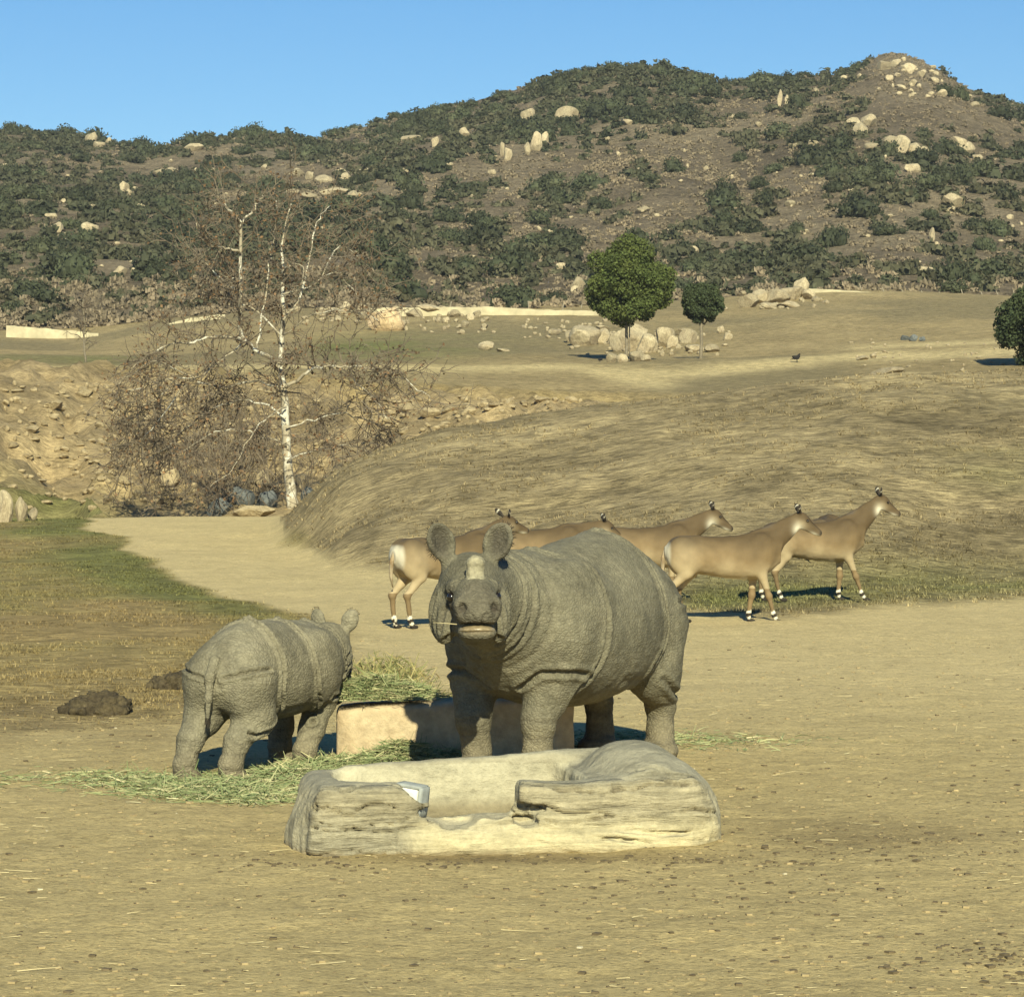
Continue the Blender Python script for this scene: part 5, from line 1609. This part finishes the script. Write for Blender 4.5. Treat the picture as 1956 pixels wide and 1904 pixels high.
put_nilgai('darker nilgai walking behind the foremost one, its body between the rhinoceros and other nilgai', 1228, 40.8, walk(.05, -.1, .15, -.1), 0.08, neck_up=.66, head_pitch=.55)
put_nilgai('tan nilgai in mid stride showing its whole flank, nearest to the large rhinoceros rump', 1382, 37.6, walk(-.12, .20, .12, -.12), 0.06, neck_up=.76, head_pitch=.52)
put_nilgai('leading tan nilgai farthest along the grass, head raised and one foreleg stepping forward', 1552, 41.6, walk(-.06, .26, -.10, .14), 0.10, neck_up=.95, head_pitch=.52)
ly = [nleg((.46, .13 * s, .34), (.36, .16 * s, .16), (.60, .15 * s, .08), (.42, .15 * s, .04), (.36, .15 * s, .035), False) for s in (1, -1)] + [nleg((-.55, .14 * s, .34), (-.30, .2 * s, .16), (-.55, .22 * s, .07), (-.30, .22 * s, .04), (-.22, .22 * s, .035), True) for s in (1, -1)]
put_nilgai('nilgai lying on the grass, only its back showing behind the leading nilgai', 1572, 47.3, ly, 1.25, neck_up=-.30, head_pitch=.5, lying=True)
# ------------------------------------------------------------------ log-shaped concrete trough
def trough_mat():
    t = NT('weathered_concrete_log')
    c = t.attr('Col')
    n = t.noise(5.0, 6, 0.65, t.vec((0.6, 1, 1.6)))
    n2 = t.noise(26.0, 5, 0.7)
    gr = t.noise(3.0, 6, 0.7, t.vec((0.9, 1, 9.0)), 0.7)
    bk = t.attr('Bark', 'Fac')
    c = t.mix(bk, c, t.mix(1.0, c, t.ramp(gr, [(0.36, 0.62), (0.5, 1.0), (0.66, 1.12)]), 'MULTIPLY'))
    c = t.mix(1.0, c, t.ramp(n, [(0.30, 0.70), (0.5, 1.0), (0.70, 1.12)]), 'MULTIPLY')
    c = t.mix(1.0, c, t.ramp(n2, [(0.30, 0.82), (0.6, 1.05)]), 'MULTIPLY')
    t.bump(t.math('ADD', t.math('MULTIPLY', t.math('MULTIPLY', gr, bk), 1.6), t.math('ADD', n, t.math('MULTIPLY', n2, 0.5))), 0.8, 0.03)
    return t.done(c, 0.9, 0.2)
TR = np.array([-.065, 16.5, 0.0])
TYAW = R(10.4)
tr_root = obj('feed_trough', None, None, 'pale log-shaped concrete trough with a broken front edge before the large rhinoceros', 'trough', None, None, (TR[0], TR[1], float(gz(TR[0], TR[1])) - .02), (0, 0, TYAW), (.925, .96, 1.0))
Fd = Fld((-1.45, -.75, -.12), (1.45, .72, .75), 0.0135)
Fd.box((-.02, 0, .10), (1.22, .47, .32), .12, .05)
Fd.ell((-1.12, -.06, .06), (.22, .42, .30), None, 0.10)
Fd.ell((.86, .10, .38), (.30, .40, .20), None, 0.10)
Fd.ell((.93, -.16, .30), (.30, .32, .22), None, 0.10)
Fd.ell((1.16, -.12, .12), (.20, .36, .26), None, 0.10)
Fd.cone((-.60, -.45, .06), (1.02, -.43, .08), .09, .12, 0.08)
Fd.cone((-.9, .40, .36), (.7, .40, .44), .075, .08, 0.06)
Fd.box((-.20, .03, .50), (.66, .335, .36), .10, .05, 's')
Fd.box((-.80, .04, .56), (.22, .30, .26), .10, .06, 's')
Fd.box((-.24, -.46, .50), (.27, .30, .27), .07, 0.03, 's')
Fd.ell((-.52, -.46, .52), (.20, .26, .22), None, 0.04, 's')
_rt = np.random.default_rng(4)
for _ in range(16):
    Fd.ell((_rt.uniform(-.62, .10), -.50 + _rt.uniform(-.02, .1), .22 + _rt.uniform(-.01, .05)), (_rt.uniform(.05, .13), .12, _rt.uniform(.02, .05)), rot_m(_rt.uniform(-.4, .4), _rt.uniform(-.3, .3), 0), 0.02, 's')
for _ in range(26):
    Fd.ell((_rt.uniform(-1.1, 1.1), -.56, _rt.uniform(.06, .40)), (_rt.uniform(.06, .22), .06, _rt.uniform(.008, .025)), rot_m(0, _rt.uniform(-.12, .12), 0), 0.015, 's')
Fd.ell((.34, -.34, .62), (.36, .30, .205), None, 0.05, 's')
Fd.floor(-.06)
Vt, Qt = Fd.mesh()
Vt = relax(Vt, Qt, 2, .4)
Nt = vnormals(Vt, Qt)
front = sstep(.25, .75, -Nt[:, 1])
endr = sstep(.4, .8, np.abs(Nt[:, 0]))
front = front * (Vt[:, 1] < -.30)
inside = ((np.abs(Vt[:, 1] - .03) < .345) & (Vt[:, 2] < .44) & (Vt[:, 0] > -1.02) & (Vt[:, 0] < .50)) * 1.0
wob = fbm(np.stack([Vt[:, 0] * 2.5, Vt[:, 1], Vt[:, 2] * 4], -1), 3, 2)
rid = np.abs(fbm(np.stack([Vt[:, 0] * 1.1, Vt[:, 1] * 2, Vt[:, 2] * 21 + wob * 2.2], -1), 3, 6))
barkz = front * np.clip(sstep(.15, .22, Vt[:, 2] + .03 * fbm(Vt * 4, 2, 5)) * (1 - np.exp(-((Vt[:, 0] + .33) / .28) ** 4)) + .18 + .5 * (Vt[:, 0] < -.72), 0, 1)
dsp = barkz * (.026 - .055 * np.exp(-(rid / .07) ** 2)) + endr * .03 * fbm(Vt * np.array([6, 9, 3]), 3, 9) + .012 * fbm(Vt * 6, 4, 12) + front * .012 * fbm(Vt * np.array([9, 9, 16]), 3, 31)
Vt = Vt + Nt * dsp[:, None]
ct = np.repeat(np.array([[.34, .30, .205]]), len(Vt), 0)
ct = lerp(ct, np.array([.50, .425, .255]), (front * sstep(.32, .10, Vt[:, 2] + .05 * fbm(Vt * 3, 3, 15)) * sstep(-.75, -.45, Vt[:, 0] + .15 * fbm(Vt * 4, 2, 16)))[:, None])
ct = lerp(ct, np.array([.34, .288, .182]), (0.7 * front * sstep(.14, .3, Vt[:, 2]))[:, None])
ct = lerp(ct, np.array([.52, .45, .29]), (np.exp(-((Vt[:, 0] + .26) / .22) ** 2 - ((Vt[:, 2] - .22) / .09) ** 2) * front * .9)[:, None])
ct = lerp(ct, np.array([.13, .105, .07]), (0.8 * front * np.exp(-(rid / .055) ** 2) * barkz)[:, None])
ct = lerp(ct, np.array([.255, .232, .170]), (0.8 * sstep(.5, .8, Nt[:, 2]) * (Vt[:, 2] > .34))[:, None])
stain = sstep(.1, .5, fbm(np.stack([Vt[:, 0] * 7, Vt[:, 1] * 2, Vt[:, 2] * 1.2], -1), 3, 19))
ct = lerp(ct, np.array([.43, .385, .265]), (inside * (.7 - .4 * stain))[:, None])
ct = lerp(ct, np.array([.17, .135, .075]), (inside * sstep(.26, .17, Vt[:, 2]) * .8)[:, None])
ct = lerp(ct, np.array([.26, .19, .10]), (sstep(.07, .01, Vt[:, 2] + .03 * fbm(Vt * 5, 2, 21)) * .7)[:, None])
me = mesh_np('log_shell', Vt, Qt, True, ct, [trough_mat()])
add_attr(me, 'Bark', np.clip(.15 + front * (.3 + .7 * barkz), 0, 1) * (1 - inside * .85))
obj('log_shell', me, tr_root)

# white block in the trough's left opening
def rough_box(L, W, H, n=(14, 6, 6), bev=.03, amp=.01, seed=1, fr=6.0):
    Vc, Qc = cube_sphere(max(n))
    p = np.abs(Vc).max(1)[:, None]
    B = Vc / p
    B = np.sign(B) * np.abs(B) ** 1.0
    hl = np.array([L, W, H]) / 2
    inner = np.clip(B * hl, -(hl - bev), hl - bev)
    dlt = B * hl - inner
    ln = np.linalg.norm(dlt, axis=1)[:, None]
    Vb = inner + np.where(ln > 1e-6, dlt / np.maximum(ln, 1e-6), 0) * np.minimum(ln, bev)
    Nn = Vc
    Vb = Vb + Nn * (amp * fbm(Vb * fr + seed, 4, seed))[:, None]
    return Vb, Qc
MAT_WHITE = simple_mat('white_salt_block', (.62, .60, .52), 0.10, 12.0, 0.3, 30.0, 0.005)
MAT_GREYRIM = simple_mat('grey_weathered_rim', (.30, .31, .29), 0.3, 14.0, 0.3, 40.0, 0.004)
wb = obj('mineral_block', None, None, 'white block with a grey rim wedged in the open notch of the trough', 'block', None, None, (-.575, 16.05, .272), (0, .12, R(-24)), .72)
Vb, Qb = rough_box(.18, .16, .20, (8, 8, 8), .014, .003, 3)
obj('white_body', mesh_np('white_body', Vb + np.array([0, 0, .02]), Qb, True, None, [MAT_WHITE]), wb)
m = MB()
Vb, Qb = rough_box(.215, .16, .028, (6, 6, 6), .01, .003, 4)
m.add(Vb + np.array([.0, .012, .135]), Qb)
Vb, Qb = rough_box(.03, .165, .235, (6, 6, 6), .01, .003, 5)
m.add(Vb + np.array([.107, .014, .02]), Qb)
obj('grey_rim', m.mesh('grey_rim', [MAT_GREYRIM]), wb)

# ------------------------------------------------------------------ pinkish stone block
MAT_PINK = simple_mat('pinkish_sandstone', (.50, .39, .245), 0.28, 4.5, 0.7, 24.0, 0.02, col2=(.42, .315, .19))
SX0, SX1 = -1.29, .45
Vb, Qb = rough_box(SX1 - SX0, .62, .46, (18, 18, 18), .045, .022, 7, 4.0)
Vb[:, 2] += .045 * (Vb[:, 0] / .9)
blk = obj('stone_block', mesh_np('stone_block', Vb, Qb, True, None, [MAT_PINK]), None, 'long pinkish stone feeding block behind the large rhinoceros forelegs', 'stone block', None, None,
    ((SX0 + SX1) / 2, 21.15, float(gz(-.4, 21.1)) + .185), (0, 0, R(1.5)))

# ------------------------------------------------------------------ hay
def hay_mat(name):
    t = NT(name)
    g = t.n('ShaderNodeNewGeometry')
    c = t.ramp(g.outputs['Random Per Island'], [(0.0, (.14, .18, .075)), (0.35, (.205, .235, .105)), (0.65, (.29, .30, .145)), (0.9, (.40, .36, .19)), (1.0, (.50, .43, .25))])
    return t.done(c, 0.7, 0.3)
MAT_HAY = hay_mat('green_hay')
def blades(P0, D, L, W, rg, bend=.35):
    """curved three-piece stems lying from P0 along D"""
    n = len(P0)
    D = D / (np.linalg.norm(D, axis=1)[:, None] + 1e-9)
    sd_ = np.cross(D, rg.normal(size=(n, 3)))
    sd_ /= np.linalg.norm(sd_, axis=1)[:, None] + 1e-9
    up = np.cross(sd_, D) * (rg.uniform(-1, 1, n) * bend)[:, None]
    V_ = []
    for k in range(4):
        t = k / 3
        c = P0 + D * (L * t)[:, None] + up * (L * (t * (1 - t)) * 1.6)[:, None]
        w = sd_ * (W * (1 - .5 * t))[:, None]
        V_ += [c - w, c + w]
    Vv = np.stack(V_, 1).reshape(-1, 3)
    b = np.arange(n)[:, None] * 8
    Q_ = np.concatenate([b + np.array([[2 * k, 2 * k + 1, 2 * k + 3, 2 * k + 2]]) for k in range(3)], 0)
    return Vv, Q_
def hay_patch(label, spots, seed, zoff=None, name='hay'):
    """spots: (x, y, rx, ry, height, count)"""
    rg = np.random.default_rng(seed)
    m = MB()
    for (x, y, rx, ry, h, n) in spots:
        u = rg.normal(size=(n, 2)) * .5
        r2 = (u ** 2).sum(1)
        px_, py_ = x + u[:, 0] * rx, y + u[:, 1] * ry
        zt = (gz(px_, py_) if zoff is None else np.full(n, zoff)) + rg.uniform(0, 1, n) ** .7 * h * np.exp(-r2 * 1.6) + .004
        D = rg.normal(size=(n, 3)) * np.array([1, 1, .16])
        Vv, Qv = blades(np.stack([px_, py_, zt], -1), D, rg.uniform(.04, .17, n), rg.uniform(.0022, .0048, n), rg)
        m.add(Vv, Qv)
    V_ = np.concatenate(m.V)
    lim = (gz(V_[:, 0], V_[:, 1]) if zoff is None else zoff) + .003
    V_[:, 2] = np.maximum(V_[:, 2], lim)
    return obj(name, mesh_np(name, V_, np.concatenate(m.Q), False, None, [MAT_HAY]), kind='stuff', label=label)
hay_patch('loose green hay heaped on the stone block under the calf', [(-1.02, 21.08, .34, .20, .17, 3600), (-1.25, 21.0, .16, .18, .12, 900), (-.78, 21.15, .2, .2, .12, 1200)], 1, .425)
hay_patch('green hay piled against the foot of the stone block', [(-.78, 20.60, .32, .22, .17, 3000), (-1.05, 20.5, .28, .25, .07, 1400), (-.45, 20.62, .2, .16, .10, 900)], 2)
hay_patch('thin spread of green hay around the calf feet', [(-2.0, 19.0, .55, .55, .05, 2800), (-1.55, 19.7, .45, .5, .06, 2800), (-2.35, 19.3, .5, .4, .03, 1200), (-1.35, 20.3, .3, .35, .07, 1600), (-1.75, 18.55, .45, .35, .03, 1500), (-2.9, 19.6, .8, .6, .015, 500), (-1.2, 19.6, .4, .4, .03, 700)], 3)
hay_patch('scattered pale hay on the ground behind the rhinoceros hind legs', [(.9, 22.3, .6, .5, .03, 600), (1.55, 22.0, .8, .7, .015, 420), (.55, 21.6, .3, .3, .04, 350)], 4)

# ------------------------------------------------------------------ straw, stones, crumbs and dung on the bare ground
MAT_STRAW = simple_mat('pale_straw', (.46, .38, .21), 0.25, 3.0)
rgN = np.random.default_rng(91)
def scatter(n, d0, d1, p=1.0):
    d = d0 * (d1 / d0) ** (rgN.uniform(0, 1, n) ** p)
    px_ = rgN.uniform(-150, 2110, n)
    return (px_ - HX) / F * d, d, px_
x, y, _ = scatter(1000, 11, 32)
D = rgN.normal(size=(1000, 3)) * np.array([1, .55, .03])
L_ = rgN.gamma(2.0, .024, 1000) + .015
Vv, Qv = blades(np.stack([x, y, gz(x, y) + .006], -1), D, L_, np.full(1000, .0022), rgN, .08)
Vv[:, 2] = np.maximum(Vv[:, 2], gz(Vv[:, 0], Vv[:, 1]) + .004)
obj('straw_litter', mesh_np('straw_litter', Vv, Qv, False, None, [MAT_STRAW]), kind='stuff', label='short pale straws littering the bare ground')
def pebbles(name, n, d0, d1, r0, r1, mat, label, cl=None, p=1.0):
    x, y, px_ = scatter(n, d0, d1, p)
    if cl:
        k = 0
        for (cx, cy, rx, ry, m_) in cl:
            x = np.concatenate([x, cx + rgN.normal(size=m_) * rx])
            y = np.concatenate([y, cy + rgN.normal(size=m_) * ry])
    z = gz(x, y)
    r = r0 * (r1 / r0) ** (rgN.uniform(0, 1, len(x)) ** 2.2)
    geos = [rock_geo(900 + k, 1, 3, .15) for k in range(6)]
    m = MB()
    for i in range(len(x)):
        V0, Q0 = geos[i % 6]
        a = rgN.uniform(0, 6.28)
        ca, sa = math.cos(a), math.sin(a)
        Vr = np.stack([V0[:, 0] * ca - V0[:, 1] * sa, V0[:, 0] * sa + V0[:, 1] * ca, V0[:, 2] * .8], -1) * r[i]
        m.add(Vr + np.array([x[i], y[i], z[i] - r[i] * .25]), Q0)
    obj(name, m.mesh(name, [mat], False), kind='stuff', label=label)
pebbles('soil_crumbs', 1100, 11, 34, .005, .020, simple_mat('dark_soil_crumb', (.13, .098, .055), .4, 20.0), 'dark crumbs of soil and dung scattered on the ground', [(2.35, 12.6, .35, .35, 380), (1.9, 16.2, .8, .5, 260), (-1.1, 15.5, .3, .15, 60), (.3, 15.7, .8, .12, 120), (1.2, 14.6, .8, .6, 160), (-3.5, 24.3, .55, .45, 260), (-3.05, 25.6, .8, .6, 160), (-4.2, 23.4, .6, .5, 120)])
pebbles('tan_pebbles', 3600, 11, 34, .005, .019, simple_mat('tan_pebble', (.34, .26, .135), .4, 20.0), 'small tan pebbles on the bare ground')
pebbles('pale_pebbles', 34, 11, 40, .006, .014, simple_mat('pale_pebble', (.50, .44, .30), .3, 20.0), 'a few pale pebbles on the bare ground')

# dark churned heaps to the left of the calf
MAT_DUNG = simple_mat('dark_dung_soil', (.060, .045, .026), .5, 9.0, .9, 30.0, .03, col2=(.105, .080, .042))
def heap(px, py, w, h, seed, label):
    p = hit(px, py)
    s = p[1] / F
    W, H = w * s, h * s
    rg = np.random.default_rng(seed)
    Fh = Fld((-W * .8, -W * .6, -.05), (W * .8, W * .6, H * 1.5), .018)
    for i in range(26):
        a, r = rg.uniform(0, 6.28), rg.uniform(0, 1) ** .7
        q = np.array([math.cos(a) * r * W * .52, math.sin(a) * r * W * .38, H * .42 * (1 - r * .8)])
        k = rg.uniform(.16, .34) * H * 1.4
        Fh.ell(q, (k * 1.4, k * 1.2, k), None, .03)
    Fh.floor(-.04)
    V_, Q_ = Fh.mesh()
    V_ = V_ + vnormals(V_, Q_) * (.075 * fbm(V_ * 17, 4, seed, .6))[:, None]
    obj('dung_heap', mesh_np('dung_heap', V_, Q_, True, None, [MAT_DUNG]), None, label, 'dung heap', None, None, (p[0], p[1], p[2] - .01))
heap(192, 1364, 128, 50, 3, 'larger lumpy dark dung heap on the dry ground beyond the calf feet')
heap(346, 1316, 76, 36, 4, 'smaller dark dung heap close behind the calf rump')

# ------------------------------------------------------------------ grass tufts
MAT_TUFT = NT('grass_blades')
_g = MAT_TUFT.n('ShaderNodeNewGeometry')
MAT_TUFT = MAT_TUFT.done(MAT_TUFT.mix(1.0, MAT_TUFT.attr('Col'), MAT_TUFT.ramp(_g.outputs['Random Per Island'], [(0.0, 0.6), (1.0, 1.35)]), 'MULTIPLY'), .8, .2)
def tufts(name, px_, d, label, hmin, hmax, nb, tint=1.0, wid=.006):
    x = (px_ - HX) / F * d
    z = gz(x, d)
    C_, _, _, _ = ground_color(px_, d)
    n = len(x)
    rg = np.random.default_rng(len(x))
    h_ = rg.uniform(hmin, hmax, n)
    m = MB()
    for k in range(nb):
        a = rg.uniform(0, 6.28, n)
        r = rg.uniform(0, .06, n)
        b = np.stack([x + np.cos(a) * r, d + np.sin(a) * r, z - .01], -1)
        le = rg.uniform(.2, 1.3, n)
        tip = b + np.stack([np.cos(a) * le * h_, np.sin(a) * le * h_, h_ * rg.uniform(.6, 1.1, n)], -1)
        sd_ = np.stack([-np.sin(a), np.cos(a), np.zeros(n)], -1) * (wid * d / 40 + .002)[:, None]
        V_ = np.stack([b - sd_, b + sd_, tip], 1).reshape(-1, 3)
        cc = np.repeat(C_ * tint * rg.uniform(.8, 1.2, n)[:, None], 3, 0)
        m.add(V_, None, np.arange(n * 3).reshape(-1, 3), cc)
    obj(name, m.mesh(name, [MAT_TUFT], False), kind='stuff', label=label)
rgG = np.random.default_rng(17)
n = 30000
a, d = rgG.uniform(-140, 2090, n), 36 * (72 / 36) ** rgG.uniform(0, 1, n)
cl = fbm(xyz((a - HX) / F * d, d, 5, .7), 3, 81)
k = (mound_mask(a, d) > .6) & (rgG.uniform(0, 1, n) < .35 + 1.3 * cl)
tufts('dry_mound_grass', a[k], d[k], 'short dry grass covering the brown mound', .03, .09, 5, .82)
a, d = rgG.uniform(-140, 760, 42000), 22.5 * (76 / 22.5) ** rgG.uniform(0, 1, 42000)
gm_ = ground_masks(a, d)
cl = fbm(xyz((a - HX) / F * d, d, 5, .9), 3, 83)
k = (rgG.uniform(0, 1, len(a)) < (gm_[6] * .6 + gm_[5] * .8) * (.5 + 1.3 * cl)) & (gm_[1] < .5)
tufts('lawn_grass', a[k], d[k], 'patchy green and straw-coloured grass beside the bare track', .018, .055, 5, .74)
a, d = rgG.uniform(1240, 2000, 5000), rgG.uniform(39, 49, 5000)
gm_ = ground_masks(a, d)
k = rgG.uniform(0, 1, len(a)) < gm_[5]
tufts('green_grass_strip', a[k], d[k], 'green grass along the foot of the mound under the nilgai', .03, .07, 4, 1.0)
# weedy patch behind the stone block
a = np.concatenate([rgG.normal(735, 40, 900), rgG.normal(822, 18, 260)])
d = np.concatenate([rgG.normal(28.0, 1.2, 900), rgG.normal(25.6, .35, 260)])
x = (a - HX) / F * d
m = MB()
D = rgG.normal(size=(len(a), 3)) * np.array([.8, .8, .3]) + np.array([0, 0, .45])
Vv, Qv = blades(np.stack([x, d, gz(x, d)], -1), D, rgG.uniform(.06, .22, len(a)), np.full(len(a), .007), rgG, .5)
Vv[:, 2] = np.maximum(Vv[:, 2], gz(Vv[:, 0], Vv[:, 1]) + .002)
t = NT('weedy_clump')
g_ = t.n('ShaderNodeNewGeometry')
MAT_WEED = t.done(t.ramp(g_.outputs['Random Per Island'], [(0.0, (.10, .11, .04)), (0.5, (.20, .19, .07)), (1.0, (.34, .27, .12))]), .8, .2)
obj('weed_clump', mesh_np('weed_clump', Vv, Qv, False, None, [MAT_WEED]), kind='stuff', label='low weeds and dry stems on the ground behind the stone block')

# straw hanging from the rhinoceros mouth
q0 = np.array(ADULT.matrix_basis @ Vector(AH(.46, -.13, -.14)))
m = MB()
m.add(*tube([(0, 0, 0), (-.06, -.01, .006), (-.15, -.01, .012)], [.004, .003, .002], 5))
obj('straw_stem', m.mesh('straw_stem', [MAT_STRAW]), None, 'single pale straw sticking out of the large rhinoceros mouth', 'straw', None, None, q0)

# ------------------------------------------------------------------ two dark birds on the far grass
MAT_BIRD = simple_mat('dark_feathers', (.018, .016, .016), .3, 12.0)
def bird(px, py, hgt, yaw, label, dmin, stoop=0.0):
    p = hit(px, py, dmin)
    k = hgt * p[1] / F / .40
    root = obj('bird', None, None, label, 'bird', None, None, p, (0, 0, yaw), k)
    Fb = Fld((-.36, -.14, .08), (.30, .14, .46), .012)
    Fb.cone((-.10, 0, .20), (.08, 0, .27 - stoop * .08), .075, .08, .04)
    Fb.cone((.08, 0, .29 - stoop * .08), (.13, 0, .37 - stoop * .14), .05, .038, .03)
    Fb.cone((.15, 0, .372 - stoop * .14), (.215, 0, .36 - stoop * .16), .020, .005, .02)
    Fb.cone((-.12, 0, .19), (-.32, 0, .12), .05, .016, .04, 'u', (1, 1.5, .6))
    for s in (1, -1):
        Fb.ell((-.06, .065 * s, .22), (.16, .03, .075), rot_m(0, .35, 0), .02)
    V_, Q_ = Fb.mesh()
    obj('body', mesh_np('body', V_, Q_, True, None, [MAT_BIRD]), root)
    for s in (1, -1):
        m = MB()
        m.add(*tube([(.0, .035 * s, .18), (.01, .035 * s, .08), (0, .035 * s, 0), (.06, .035 * s, .005)], [.014, .008, .008, .006], 6))
        obj('leg', m.mesh('leg', [MAT_BIRD]), root)
bird(1522, 693, 17, 0.4, 'dark bird standing alone on the far tan grass', 130)
bird(1146, 692, 9, 2.6, 'small dark bird stooping near the foot of the large round tree', 130, 1.0)

# ------------------------------------------------------------------ thin air haze over the whole place
lo_, hi_ = np.array([-520.0, -40.0, -6.0]), np.array([520.0, 900.0, 128.0])
Vz = np.array([[(lo_, hi_)[i][0], (lo_, hi_)[j][1], (lo_, hi_)[k][2]] for i in (0, 1) for j in (0, 1) for k in (0, 1)])
Qz = np.array([[0, 1, 3, 2], [4, 6, 7, 5], [0, 4, 5, 1], [2, 3, 7, 6], [0, 2, 6, 4], [1, 5, 7, 3]])
hm = bpy.data.materials.new('air_haze')
hm.use_nodes = True
hm.node_tree.nodes.clear()
_o = hm.node_tree.nodes.new('ShaderNodeOutputMaterial')
_v = hm.node_tree.nodes.new('ShaderNodeVolumePrincipled')
_v.inputs['Color'].default_value = (.80, .86, .92, 1)
_v.inputs['Density'].default_value = 0.00012
_v.inputs['Anisotropy'].default_value = 0.0
hm.node_tree.links.new(_v.outputs[0], _o.inputs['Volume'])
obj('haze', mesh_np('haze', Vz, Qz, False, None, [hm]), kind='stuff', label='thin pale haze in the air')
